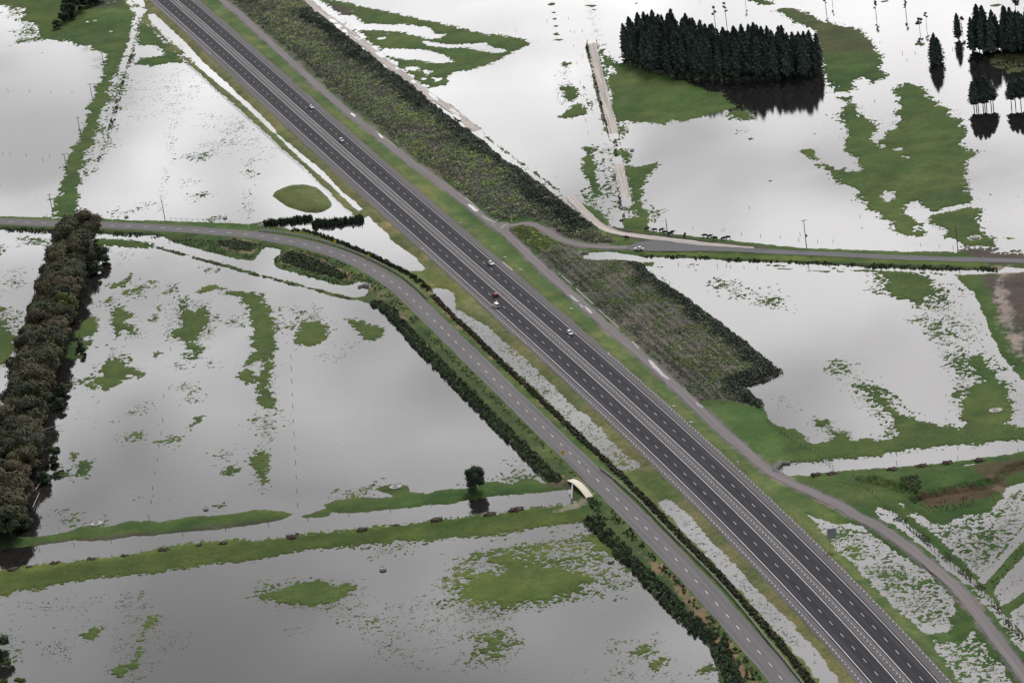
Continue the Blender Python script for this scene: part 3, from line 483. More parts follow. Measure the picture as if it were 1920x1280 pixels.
paint('1075,945 1100,935 1112,928 1105,942 1080,955 1040,960', 'pale', .8, .8, .5)
paint('402,452 440,448 480,456 487,463 472,478 440,475 412,464', 'mulch', .6, .4, .9); paint('525,478 545,468 590,482 640,505 662,520 655,526 610,518 560,502 527,494', 'mulch', .6, .4, .8)
paint(BUND_N, 'shrub', 1.5, .8); paint(BUND_S, 'shrub', 1.5, .8)
paint('1170,490 1202,492 1222,515 1150,500', 'mudr', 1.5, 1)
paint(PATH, 'gravel', .7, .4, .9, line=2.9); paint(LOOP, 'gravel', .8, .5, .9, line=3)
paint('1130,428 1180,432 1300,447 1440,462 1440,468 1330,465 1200,462 1140,440', 'brown', 1.2, 1, .8); paint('1145,440 1180,450 1200,455 1190,458 1160,455', 'lime', 1, .8, .9)
paint('1185,429 1260,439 1440,459 1560,466 1800,471 1800,475 1560,471 1440,465 1260,445 1190,434', 'past', .8, .6); paint('1210,471 1440,480 1860,495 1870,503 1640,497 1440,487 1210,480', 'lime', .8, .8, .8)
paint('1200,478 1440,489 1880,503 1880,512 1440,496 1200,485', 'dark', .6, .8, .85)
paint('0,425 100,430 190,434 300,438 310,448 190,443 -60,436', 'dark', .6, .6, .8)
paint('1842,518 1855,545 1870,580 1885,620 1900,650 1930,690 2050,760 2050,500 1890,514', 'brown', 1.2, 1); paint('1870,505 1890,500 1882,520 1876,540 1885,570 1900,600 1915,640 1920,680 1902,655 1885,610 1872,575 1866,540', 'pale', 2, 1.6, .65)
paint('1795,462 1870,466 1920,478 1960,478 1960,496 1860,495 1810,475', 'mudr', 1.2, 1, .9)
paint('1445,0 1530,20 1650,60 1655,101 1541,101 1525,60', 'olive', 1.0, .3, .9); paint('1790,250 1650,380 1655,383 1800,255', 'verge', .5, .4, .3)
paint('1850,117 1870,103 2000,100 2000,140 1880,130', 'olive', 2, 1); paint(MOUND, 'vergel', 1, 1, .55)
paint('1130,105 1380,200 1240,240 1160,235', 'verge', 3, 1, .35); paint('600,-10 990,80 820,165 640,30', 'verge', 3, 1.4, .25)
paint('600,10 640,10 665,25 650,30 625,28', 'mudr', 1, 1, .9); paint('955,305 1000,325 1045,375 1000,375 955,345 930,310', 'mudr', 2, 1.5, .9)
paint('1097,85 1110,70 1162,262 1140,262', 'brown', 1, .8, .8); paint('1147,298 1165,298 1184,388 1165,388', 'brown', 1, .8, .8)
paint('1820,880 1890,868 1920,870 1920,885 1850,905 1830,892', 'cliff', 1, 1, .8); paint('1715,934 1760,928 1800,919 1850,912 1878,898 1890,912 1855,932 1800,944 1745,952', 'cliff', .8, .8, .9); paint('1860,905 1890,920 1900,930 1870,930', 'mulch', 1, 1, .6)
paint('1500,900 1640,920 1720,930 1640,960 1560,930', 'lush', 3, 1, .4); paint('1560,900 1920,855 1920,870 1700,895 1560,910', 'rough', 2, 1, .5)
paint('0,-20 150,-20 180,40 160,60 100,60 0,20', 'spring', 4, 1.5, .7); paint('150,22 235,15 240,38 180,42', 'lush', 3, 1, .8); paint('150,2 235,-5 225,15 165,18', 'mudr', 2, 1.5, .6)
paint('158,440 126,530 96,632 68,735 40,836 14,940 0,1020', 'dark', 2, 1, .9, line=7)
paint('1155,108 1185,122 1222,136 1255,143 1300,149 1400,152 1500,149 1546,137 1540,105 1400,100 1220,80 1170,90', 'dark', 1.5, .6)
for s_ in ['1850,440 1840,450 1810,450 1815,440', '1660,768 1680,772 1660,775']: paint(s_, 'past')
var = .20*n25+.20*n6+.14*n2; col *= 1+var[..., None]*np.array([1.0, .55, .5], np.float32); nv = noise(X, Y, 55., 61)*.6+noise(X*.6+Y*.3, Y, 14., 62)*.5
hk = np.where(RAISE > .3, .45, 1.0)[..., None]; col = (col*(1+hk*np.clip(nv, -1, 1)[..., None]*np.array([.30, .10, .22], np.float32))).clip(.008, .7)
keep = Z > -.06
kf = keep[:-1, :-1] | keep[1:, :-1] | keep[:-1, 1:] | keep[1:, 1:]
idx = np.arange(nx*ny, dtype=np.int64).reshape(ny, nx)
F = np.stack([idx[:-1, :-1][kf], idx[:-1, 1:][kf], idx[1:, 1:][kf], idx[1:, :-1][kf]], 1)
used = np.zeros(nx*ny, bool); used[F.ravel()] = True; rm = np.cumsum(used)-1
V = np.stack([X.ravel()[used], Y.ravel()[used], Z.ravel()[used]], 1)
me = npmesh('terrain', V, rm[F], col.reshape(-1, 3)[used], True)
tag(link('terrain', me, M_ground), kind='structure'); del V, F
me = npmesh('water', [(-30000, -4000, 0), (30000, -4000, 0), (30000, 40000, 0), (-30000, 40000, 0)], [[0, 1, 2, 3]])
tag(link('water', me, M_water), kind='structure')

# ---------------------------------------------------------------- roads
def ribbon(name, line, off0, off1, z, mat, cols=3, kind='structure', ragged=0., dip=None):
    n, t = normals(line)
    if n[len(n)//2][0] < 0: n = -n
    s = np.r_[0, np.cumsum(np.hypot(*np.diff(line, axis=0).T))]
    o = np.linspace(off0, off1, cols); OO = np.repeat(o[None], len(line), 0)
    if ragged:
        OO = OO.copy(); OO[:, 0] += ragged*noise(s, s*0, 5., 11); OO[:, -1] += ragged*noise(s, s*0+50, 4., 12)
    Vx = line[:, None, 0]+n[:, None, 0]*OO; Vy = line[:, None, 1]+n[:, None, 1]*OO
    ZZ = np.full(Vx.shape, z); m = len(line)
    if dip:
        e = np.full(len(s), 99.)
        if dip[0]: e = np.minimum(e, s)
        if dip[1]: e = np.minimum(e, s[-1]-s)
        ZZ = ZZ-np.clip(1-e/14, 0, 1)[:, None]*.42+.05*noise(Vx, Vy, 2.2, 71)+.045*noise(Vx, Vy, 6., 72)
    V = np.stack([Vx.ravel(), Vy.ravel(), ZZ.ravel()], 1)
    i = np.arange(m*cols).reshape(m, cols); F = np.stack([i[:-1, :-1].ravel(), i[:-1, 1:].ravel(), i[1:, 1:].ravel(), i[1:, :-1].ravel()], 1)
    me = npmesh(name, V, F); uv = me.uv_layers.new(name='UVMap')
    U = np.stack([np.repeat(s, cols), OO.ravel()], 1)[F.ravel()]; uv.data.foreach_set('uv', U.astype(np.float32).ravel())
    if me.polygons[0].normal.z < 0: me.flip_normals()
    return tag(link(name, me, mat), kind=kind)
tr = lambda a, b: (a, b, [(0, 1.5), (.08, 1.05), (.14, .85), (.2, 1.25), (.27, 1.4), (.34, .85), (.5, .78), (.6, .9), (.68, 1.25), (.75, .85), (.85, 1.1), (.93, .8), (1, 1)])
M_asph = road_mat('motorway_asphalt', (.027, .026, .035), tr(-9.6, -1.5)); M_asph2 = road_mat('motorway_asphalt_east', (.027, .026, .035), tr(9.6, 1.5))
M_shld = road_mat('chip_seal_shoulder', (.125, .113, .118), None, 6., .15)
M_local = road_mat('local_road_seal', (.14, .131, .138), (-4.2, 4.2, [(0, 1.1), (.15, .92), (.3, 1.06), (.5, 1.0), (.7, 1.06), (.85, .92), (1, 1.1)]), 6., .14)
M_path = road_mat('path_seal', (.185, .162, .165), None, 4., .16)
M_east = road_mat('lot_gravel', (.13, .13, .14), None, 3., .2)
M_farm = road_mat('farm_track', (.43, .385, .36), None, 1.2, .4)
ribbon('highway_shoulder', HWY, -12.9, 12.9, HZ, M_shld, 5, ragged=.45)
ribbon('highway', HWY, -9.75, -1.45, HZ+.02, M_asph, 7); ribbon('highway', HWY, 1.45, 9.75, HZ+.02, M_asph2, 7)
ribbon('local_road', LOCAL, -4.3, 4.3, LZ, M_local, 5, ragged=.25)
ribbon('cycle_path', PATH, -2.0, 2.0, PZ, M_path, 4, ragged=.3); ribbon('access_road', LOOP, -2.0, 2.0, PZ+.012, M_path, 4, ragged=.3); ribbon('gravel_road', EAST, -2.6, 2.6, PZ+.015, M_east, 4, ragged=.3)
ribbon('farm_road', FARM, -2.1, 2.1, FZ, M_farm, 7, ragged=.4, dip=(0, 1)); ribbon('farm_road', FARM2, -2.2, 2.2, FZ, M_farm, 7, ragged=.5, dip=(1, 0)); ribbon('farm_track', CAUSE, -2.7, 2.7, FZ-.03, M_farm, 9, ragged=1.1, dip=(1, 1)); ribbon('farm_track', CAUSE2, -2.3, 2.3, FZ-.03, M_farm, 9, ragged=.9, dip=(1, 1))
def sheet(name, px, z, mat, wob=.25, it=2, kind='structure'):
    q = G(px, z); q = q.mean(0)+(q-q.mean(0))*(.62 if name == 'puddle' else 1); q = smooth_line(q, it, True); q = q+wob*np.stack([noise(q[:, 0], q[:, 1], 1.7, 21), noise(q[:, 0], q[:, 1], 1.7, 22)], 1)
    bm = bmesh.new(); f = bm.faces.new([bm.verts.new((*p, z)) for p in q]); bmesh.ops.triangulate(bm, faces=[f]); me = bpy.data.meshes.new(name); bm.to_mesh(me); bm.free()
    if me.polygons[0].normal.z < 0: me.flip_normals()
    me.uv_layers.new(name='UVMap')
    return tag(link(name, me, mat), kind=kind)
sheet('gravel_lot', '1168,466 1185,458 1205,452 1225,450 1255,453 1300,458 1360,463 1440,468 1440,473 1330,470 1230,471 1190,470', PZ+.03, M_east, .4)
sheet('path_junction', '925,420 945,415 960,420 952,432 960,446 945,440', PZ+.02, M_path, .2)
# painted lines
def lines():
    V = []; F = []
    def quad(p, q, n, hw, z):
        b = len(V); V.extend([(*(p-n*hw), z), (*(p+n*hw), z), (*(q+n*hw), z), (*(q-n*hw), z)]); F.append([b, b+1, b+2, b+3])
    for off in (-9.05, -1.97, 1.97, 9.05):
        for i in range(len(HWY)-1): 
            a = HWY[i]+HN[i]*off; b = HWY[i+1]+HN[i+1]*off; quad(a, b, HN[i], .115 if abs(off) < 5 or off < 0 else .09, HZ+.032)
    fine = resample(HWY, 1.0); fn, _ = normals(fine); fn = -fn if fn[0][0] < 0 else fn
    for off in (-5.5, 5.5):
        for i in range(0, len(fine)-4, 10): quad(fine[i]+fn[i]*off, fine[i+3]+fn[i+3]*off, fn[i], .075, HZ+.032)
    fine = resample(LOCAL, 1.0); fn, _ = normals(fine)
    for i in range(6, len(fine)-4, 10): quad(fine[i], fine[i+3], fn[i], .11, LZ+.012)
    me = npmesh('lane_marking', V, F)
    tag(link('lane_marking', me, M_line), kind='structure')
lines()
for px in ['840,208 858,212 872,225 866,230 850,222', '650,208 664,212 672,222 662,220', '703,244 714,252 724,262 716,262', '1060,545 1072,553 1092,568 1086,570 1070,560', '1090,565 1104,577 1118,590 1110,592 1096,580', '1200,660 1212,664 1224,676 1238,692 1258,712 1272,722 1262,722 1246,712 1226,694 1212,680', '1300,747 1312,754 1326,768 1316,768 1304,758', '865,376 885,382 905,400 898,402 880,390', '1085,565 1092,572 1098,580 1088,576']:
    sheet('puddle', px, PZ+.016, M_puddle, .3)
for px in ['598,22 615,22 668,68 655,72 630,56', '655,68 672,66 690,72 672,78', '694,94 712,94 732,112 722,114 708,106', '736,126 746,124 752,132 742,132', '762,148 776,148 792,160 782,163 772,156', '792,168 808,172 822,184 832,194 820,192 806,182', '832,196 846,200 866,216 872,224 854,214 842,206', '1140,262 1152,262 1156,264 1150,268']:
    sheet('puddle', px, FZ+.016, M_puddle, .35)
# pale concrete dish channel beside the path
for a, b in [(60, 62)]: pass
CH = [('905,405 918,413 934,418', .35), ('1048,512 1075,536', .2), ('1080,541 1112,570', .25), ('1122,580 1142,598 1160,614', .2), ('872,370 886,382 900,395', .25), ('1185,640 1200,655', .3), ('940,428 946,421 958,420', .3), ('705,246 745,277', .18)]
for px, hw in CH: ribbon('drain_channel', resample(smooth_line(G(px, PZ), 2), 1.5), 0-hw, hw, PZ+.035, M_conc, 2)
#PART2
# ---------------------------------------------------------------- vegetation builders
def leafquads(cen, nor, size, col, r=rng):
    "one small four-sided leaf clump per centre"
    n = len(cen); nor = nor/np.linalg.norm(nor, axis=1)[:, None]
    a = np.cross(nor, r.normal(size=(n, 3))); a /= np.linalg.norm(a, axis=1)[:, None]; b = np.cross(nor, a)
    sz = np.broadcast_to(size, (n,))[:, None]; e = r.uniform(.6, 1.2, (n, 1))
    V = np.stack([cen-a*sz*e-b*sz*.35, cen+a*sz*.5-b*sz*.9, cen+a*sz*e+b*sz*.4, cen-a*sz*.35+b*sz], 1).reshape(-1, 3)
    return V, np.arange(4*n).reshape(n, 4), np.repeat(col, 4, 0)
def bush_templates(k, nl, size):
    out = []
    for _ in range(k):
        d = rng.normal(size=(nl, 3)); d[:, 2] = np.abs(d[:, 2])*.9+.05; d /= np.linalg.norm(d, axis=1)[:, None]
        c = d*rng.uniform(.55, 1.0, (nl, 1))*np.array([1, 1, 1]); nr = d+rng.normal(size=(nl, 3))*.45; nr[:, 2] += .25
        V, F, _c = leafquads(c, nr, rng.uniform(.6, 1.3, nl)*size, np.ones((nl, 3)))
        out.append((V, F, np.repeat(rng.uniform(.6, 1.4, nl), 4)))
    return out
BT = bush_templates(6, 22, .30); BTS = bush_templates(5, 12, .42); BTL = bush_templates(5, 60, .2)
def tuft_templates(k, nl):
    out = []
    for _ in range(k):
        c = np.stack([rng.normal(0, .5, nl), rng.normal(0, .38, nl), rng.uniform(.3, 1, nl)], 1); nr = rng.normal(size=(nl, 3))*.35; nr[:, 2] += 1
        V, F, _c = leafquads(c, nr, rng.uniform(.3, .55, nl), np.ones((nl, 3))); out.append((V, F, np.repeat(rng.uniform(.8, 1.2, nl), 4)))
    return out
BTT = tuft_templates(8, 5)
def bushes(name, pts, z, rad, hgt, cols, T=BT, parent=None, mat=None):
    pts = np.asarray(pts); m = len(pts); k = rng.integers(0, len(T), m); an = rng.uniform(0, 6.28, m); Vs = []; Fs = []; Cs = []; base = 0
    rad = np.broadcast_to(rad, (m,)); hgt = np.broadcast_to(hgt, (m,)); z = np.broadcast_to(z, (m,))
    for t in range(len(T)):
        w_ = np.where(k == t)[0]
        if not len(w_): continue
        tv, tf, tcl = T[t]; c, s_ = np.cos(an[w_])[:, None], np.sin(an[w_])[:, None]
        vx = (tv[None, :, 0]*c-tv[None, :, 1]*s_)*rad[w_, None]+pts[w_, 0:1]; vy = (tv[None, :, 0]*s_+tv[None, :, 1]*c)*rad[w_, None]+pts[w_, 1:2]
        vz = tv[None, :, 2]*hgt[w_, None]+z[w_, None]
        Vs.append(np.stack([vx, vy, vz], 2).reshape(-1, 3)); Fs.append((tf[None]+(np.arange(len(w_))*len(tv))[:, None, None]+base).reshape(-1, 4))
        Cs.append((cols[w_][:, None, :]*tcl[None, :, None]).reshape(-1, 3)); base += len(w_)*len(tv)
    return link(name, npmesh(name, np.vstack(Vs), np.vstack(Fs), np.clip(np.vstack(Cs), 0, 1)), mat or M_leaf, parent)
def fill(poly, step, jit=.45, rot=0.):
    a = poly.min(0)-5; b = poly.max(0)+5; gx, gy = np.meshgrid(np.arange(a[0], b[0], step), np.arange(a[1], b[1], step)); p = np.stack([gx.ravel(), gy.ravel()], 1)
    p = p+rng.uniform(-jit, jit, p.shape)*step; return p[sdist(p[:, 0], p[:, 1], poly) > 0]
def mixc(keys, wgts):
    "blend colours by soft weights (n,k)"
    w_ = np.stack(wgts, 1); w_ = w_/w_.sum(1)[:, None]; return w_ @ np.array(keys)
def linefill(line, width, step):
    line = resample(line, .5); n, t = normals(line); m = int(len(line)*.5*width/(step*step)); i = rng.integers(0, len(line), m)
    return line[i]+n[i]*rng.uniform(-width/2, width/2, (m, 1))

# ---- the planted embankments: countless low shrubs, one mass each
pth = PATH[::3]
def cover(name, poly, step):
    p = fill(poly, step); x, y = p.T; z = zt(x, y)
    return p, x, y, z
DK = (.066, .082, .064); GG = (.23, .25, .185); GR = (.17, .215, .095); LG = (.22, .29, .085); BR = (.28, .23, .18); GB = (.25, .23, .21); MG = (.15, .18, .12)
p, x, y, z = cover('shrubs', BUND_N, .92)
q0 = sdist(x, y, np.vstack([G('590,22 630,52 667,80 700,107 755,147 812,195 870,240 930,287 980,320 1040,375 1107,420')]), False, 60)
qp = sdist(x, y, pth, False, 60)
nA = noise(x+y*.45, y*.2, 9, 31); nB = noise(x, y, 3.5, 32); nC = noise(x+.5*y, y*.3, 22, 33)
rgt = sstep(17, 6, q0+4*nA)
wl = [rgt*.95+.25*sstep(.1, .6, nC), (1-rgt)*sstep(-.6, .4, -nA)+.05, (1-rgt)*sstep(-.2, .5, nB)+.05, (1-rgt)*.5*sstep(.35, .7, nA*.6+nC*.6), .9*sstep(.42, .6, nC*.5+nB*.55)*(1-.6*rgt), sstep(-.3, .5, nC)*.5]
wl = [w_**2+.002 for w_ in wl]
c = mixc([DK, GG, GR, (.27, .32, .21), BR, MG], wl)*1.35*rng.uniform(.4, 1.35, (len(x), 1))*(1+.6*nB+.4*nA)[:, None].clip(.3, 1.8)*np.array([1, .99, .95])
h = (.75+.5*rgt+.25*nB)*rng.uniform(.7, 1.35, len(x))
kp = (lt(x, y) > -.2) & ~((nB+nC > .75) & (y < 1560)) & (sdist(x, y, BUND_N, True, 6)+1.8*nB+1.2*nA > .6) & (nB+.5*rng.normal(size=len(x)) > -.75)
tag(bushes('shrubs', p[kp], z[kp]-.1, rng.uniform(.5, .85, kp.sum())*(1+.35*rgt[kp]), h[kp], c[kp]), 'dense grey green shrubs planted over the long embankment beside the motorway', 'shrubs', kind='stuff')
p, x, y, z = cover('shrubs', BUND_S, .84)
qp = sdist(x, y, pth, False, 60); qr = sdist(x, y, G('1202,492 1235,527 1285,557 1350,605 1407,647 1469,698 1396,724 1432,757'), False, 60)
row = np.cos(qp*2*math.pi/3.4)
nA = noise(x, y, 7, 34); nB = noise(x, y, 2.6, 35)
low = sstep(13, 5, qp+2*nA); edge_ = sstep(11, 4, qr+2*nA); loopy = sstep(25, 12, np.hypot(x-G('1000,432')[0][0], (y-G('1000,432')[0][1])*.6)); mid = sstep(.1, .5, nA+.35*sstep(9, 16, qp)*sstep(30, 18, qp))
wl = [edge_*1.6, low*(.7-.3*row), (1-low)*(1-edge_)*(.35+.6*sstep(-.1, .4, nB)), loopy*1.6+.35*sstep(.3, .6, nA+.4*nB)*(1-edge_), mid*(1-edge_)*.8, .3+0*x]
wl = [w_**2+.002 for w_ in wl]
c = mixc([DK, (.13, .145, .10), GR, LG, GB, MG], wl)*1.35*rng.uniform(.5, 1.25, (len(x), 1))*(1+.4*nB+.2*nA)[:, None].clip(.4, 1.6)*np.array([1, .99, .94])
h = (.55+.75*edge_+.2*nB+.15*loopy)*rng.uniform(.7, 1.3, len(x))
kp = (row+.8*nB > -.35-1.5*edge_-1.5*loopy-.5*(1-low)*(1-mid)) & (lt(x, y) > -.2) & (sdist(x, y, BUND_S, True, 6)+1.2*nB+.8*nA > .5)
tag(bushes('shrubs', p[kp], z[kp]-.08, rng.uniform(.38, .68, kp.sum())*(1+.7*edge_[kp]), h[kp], c[kp]), 'rows of low shrubs planted over the embankment beside the gravel lot', 'shrubs', kind='stuff')
# driftwood and rushes in the flooded edge of the embankment
q = G('905,282 950,303 985,325 1030,358 1080,396 1110,420 1085,425 1040,395 1000,372 955,345 925,318'); p = fill(q, 1.6); x, y = p.T; kp = noise(x, y, 3, 41) > -.05; p = p[kp]
tag(bushes('reeds', p, 0., rng.uniform(.5, 1.0, len(p)), rng.uniform(.4, .9, len(p)), mixc([(.12, .085, .05), (.05, .05, .03), (.36, .32, .28)], [rng.random(len(p)), rng.random(len(p)), rng.random(len(p))**4*3]), BTS), 'brown reeds and pale driftwood in the flooded embankment edge', 'reeds', kind='stuff')
# rough grass tufts on the verges and banks
def rough(poly_px, step, cols, hr=(.25, .6), rr=(.4, .8), lab=None, thr=-.2, water_ok=False):
    p = fill(G(poly_px), step); x, y = p.T; ok = (noise(x, y, 4, 43) > thr); j = np.searchsorted(ys, y); i = np.searchsorted(xs, x)
    ok &= ~RMASK[np.clip(j, 0, ny-1), np.clip(i, 0, nx-1)]
    if not water_ok: ok &= lt(x, y) > .2
    p = p[ok]; x, y = p.T; n = len(p); return tag(bushes('rough_grass', p, zt(x, y)-.05, rng.uniform(*rr, n), rng.uniform(*hr, n), np.array(cols)[rng.integers(0, len(cols), n)]*rng.uniform(.75, 1.25, (n, 1)), BTS), lab, 'rough grass', kind='stuff')
rough('700,545 735,575 790,620 870,700 960,785 1060,880 1085,905 1100,900 1050,830 950,735 860,645 790,585 740,545 705,530', 1.5, [(.05, .085, .026), (.08, .11, .035), (.035, .055, .02)], lab='rough green plants on the verge between the hedge and the local road')
rough('1100,930 1150,955 1200,1000 1260,1065 1330,1140 1400,1220 1470,1320 1420,1320 1370,1230 1320,1160 1260,1090 1180,1010 1110,960', 1.4, [(.04, .07, .022), (.06, .09, .028), (.03, .05, .018)], hr=(.4, 1.0), lab='dark rough plants on the verge below the local road bridge approach')
rough('300,444 400,452 490,458 500,468 470,486 400,474 340,458', 1.5, [(.05, .08, .026), (.035, .055, .02)], lab='rough green plants on the bank between canal and local road'); rough('515,475 600,465 690,505 700,540 640,536 560,515 510,497', 1.5, [(.05, .08, .026), (.04, .06, .02)], lab='rough green plants around the shrub bed at the road bend')
rough('1205,476 1440,489 1870,504 1885,510 1440,497 1200,484', 1.3, [(.02, .03, .014), (.05, .08, .02)], hr=(.4, .9), lab='dark rushes along the ditch below the gravel road')
rough('0,428 190,434 310,441 310,447 190,441 0,434', 1.4, [(.02, .03, .014), (.035, .055, .02)], hr=(.4, .9), lab='dark rushes along the ditch beside the local road', water_ok=True)
rough('245,450 382,486 480,514 580,540 662,560 662,563 480,517 245,452', .7, [(.045, .065, .026), (.06, .09, .03)], hr=(.15, .4), lab='dark grass line on the low dike beside the canal', water_ok=True)
rough('232,140 238,118 250,95 256,100 246,125 236,150 205,260 180,322 174,320 200,250', 1.7, [(.03, .028, .022), (.05, .05, .03)], hr=(.3, .7), rr=(.4, .9), thr=-.1, lab='dark rushes standing along the flooded drain', water_ok=True)
rough('1098,88 1104,86 1150,258 1143,262', 1.3, [(.03, .045, .018), (.05, .08, .024)], hr=(.4, .9), lab='green rushes along the left edge of the flooded track', thr=-.5, water_ok=True); rough('1150,262 1156,262 1172,418 1164,418', 1.4, [(.03, .04, .018)], hr=(.3, .8), lab='dark rushes along the drowned part of the track', water_ok=True, thr=-.1)
rough('1175,120 1225,138 1300,150 1360,152 1360,145 1300,138 1230,122 1180,108', 1.5, [(.085, .11, .078), (.12, .145, .10), (.06, .08, .055)], hr=(1.0, 2.6), rr=(.9, 1.6), lab='grey green undergrowth at the foot of the pine block', water_ok=True, thr=-.6); rough('1360,146 1543,134 1543,138 1440,150 1360,152', 1.6, [(.05, .068, .052), (.07, .09, .066)], hr=(.8, 2.0), rr=(.8, 1.4), lab='dark undergrowth along the waterside of the pine block', water_ok=True, thr=-.5)
rough('1855,116 1875,104 1960,101 1960,138 1890,135', 1.8, [(.05, .055, .025), (.03, .04, .018)], hr=(.4, .9), lab='brown green marsh plants in front of the right pine block')
rough('1720,945 1790,930 1850,925 1885,915 1885,930 1850,945 1790,958 1740,962', 1.6, [(.13, .10, .065), (.09, .10, .045)], hr=(.25, .5), rr=(.3, .55), thr=.05, lab='sparse brown scrub below the broken bank beside the pond')
rough('1690,905 1720,900 1740,935 1715,945 1690,930', .8, [(.075, .10, .042), (.09, .11, .05)], hr=(.3, .7), rr=(.35, .6), lab='dark scrub on the bank beside the pond', thr=-.05); rough('1640,960 1690,980 1830,1100 1920,1210 1920,1200 1835,1085 1700,972', .8, [(.05, .065, .03), (.065, .08, .035)], hr=(.2, .45), rr=(.3, .55), lab='dark rushes along the fence line beside the pond', water_ok=True)
rough('1890,1000 1980,930 1980,960 1860,1110 1840,1105 1870,1060', 2.2, [(.05, .085, .026)], hr=(.2, .4), lab='short grass on the low bank between ponds')

# ---- tufts of drowned grass poking through the shallow water
def tuft_points():
    out = []
    for px, dens, soft in TUFTS:
        q = G(px); a = q.min(0)-4; b = q.max(0)+4; m = int((b-a).prod()*dens*(4.2 if dens < .33 else 2.4)); p = rng.uniform(a, b, (m, 2)); x, y = p.T
        d = sdist(x, y, q); cl = noise(x, y, 2.2, 51)+.7*noise(x, y, 7., 52)
        out.append(p[(rng.random(m) < sstep(-3, 4, d)*sstep(-.35-dens, .75-dens, cl)) & (lt(x, y) < .15)])
    jj, ii = np.where(FR & (Lf < .3) & (Lf > -2.9)); m = len(jj)
    p = np.stack([xs[ii], ys[jj]], 1)+rng.uniform(-.4, .4, (m, 2)); l_ = Lf[jj, ii]; cl = noise(p[:, 0], p[:, 1], 3., 53)+.6*noise(p[:, 0], p[:, 1], 11., 57)
    f = p[rng.random(m) < np.exp(np.minimum(l_, 0)*.95)*sstep(-.7, .8, cl)*.55]; return np.vstack(out), f
tp, fp = tuft_points(); nt_ = len(tp); tp = np.vstack([tp, fp]); x, y = tp.T; n = len(tp); fringe = np.arange(n) >= nt_; print('tufts', nt_, n-nt_)
TC = mixc([(.115, .16, .055), (.16, .19, .075), (.07, .08, .045)], [sstep(-.4, .3, noise(x, y, 6, 54)), sstep(-.2, .6, noise(x, y, 9, 55)), (.25+.9*sstep(.0, .5, noise(x, y, 14, 56)))*(~fringe)])*rng.uniform(.75, 1.2, (n, 1))
tag(bushes('grass_tufts', tp, np.full(n, -.06), np.where(fringe, rng.uniform(.14, .36, n), rng.uniform(.16, .52, n)*rng.uniform(.6, 1.3, n)), np.where(fringe, .11, rng.uniform(.10, .2, n)), TC, BTT), 'countless small grass tufts standing in the shallow flood water', 'grass tufts', kind='stuff')
# ---- hedges
def hedge(px, width, hgt, step, cols, label, rad=(.8, 1.3), group=None, name='hedge'):
    line = smooth_line(G(px), 2); p = linefill(line, width, step); x, y = p.T; n = len(p)
    o = bushes(name, p, zt(x, y)-.1, rng.uniform(*rad, n), rng.uniform(.65, 1.15, n)*hgt, np.array(cols)[rng.integers(0, len(cols), n)]*rng.uniform(.75, 1.25, (n, 1)), BTL if hgt > 1.6 else BT)
    return tag(o, label, 'hedge', group)
HG = [(.065, .098, .052), (.095, .13, .07), (.05, .072, .04)]
hedge('702,568 725,581 742,597 760,620 790,651 820,683 855,717 885,748 910,773 945,808 975,838 1005,868 1035,896 1046,904', 4.6, 2.1, 1.25, HG, 'long dark shrub belt between the flooded field and the local road, ending at the footbridge')
hedge('1108,975 1135,1002 1165,1034 1195,1065 1225,1096 1255,1128 1285,1158 1315,1188 1334,1203', 5.2, 2.2, 1.25, HG, 'thick dark shrub belt beside the bottom flooded field')
hedge('1346,1207 1357,1232 1372,1264 1392,1302', 5, 2.2, 1.25, HG, 'short dark shrub belt at the bottom edge below the orange bark strip')
hedge('812,556 835,580 860,604 895,636 930,672 962,701 992,730 1035,770 1080,814 1110,842 1135,864 1160,888 1185,913 1210,938 1232,961 1260,990 1290,1022 1322,1053 1360,1092 1397,1134 1440,1182 1465,1210 1515,1275 1545,1315', 2.0, 1.25, .7, [(.045, .06, .03), (.06, .072, .038), (.075, .06, .045)], 'narrow dark clipped hedge between the local road and the motorway ponds', (.6, 1.0))
hedge('548,433 580,434 620,449 660,465 700,482 740,501 775,520 808,548', 2.4, 1.5, 1.0, [(.032, .045, .022), (.045, .06, .028)], 'dark hedge behind the guardrail on the road bend', (.6, 1.0))
hedge('498,420 530,418 560,414 583,411', 3.6, 2.6, .9, [(.026, .04, .026), (.036, .052, .032)], 'dark bush row on the flooded ground near the grass mound, the left one'); hedge('589,422 620,420 655,417 680,412', 4.6, 3.0, .95, [(.028, .042, .028), (.04, .058, .036)], 'dark bush row with reflection nearest the motorway drain')
for px, lab, hh in [('408,454 440,450 475,458 482,463 470,472 445,470 415,462', 'small bark mulched bed planted with low dark shrubs', .8), ('533,480 550,473 590,487 635,509 653,522 640,524 600,514 560,502 531,492', 'large bark edged bed planted with dense dark shrubs', 1.1)]:
    p = fill(G(px), .9); x, y = p.T; n = len(p)
    tag(bushes('shrub_bed', p, zt(x, y), rng.uniform(.55, .95, n), rng.uniform(.6, 1.2, n)*hh, np.array(HG)[rng.integers(0, 3, n)]*rng.uniform(.7, 1.2, (n, 1)), BT), lab, 'shrub bed')

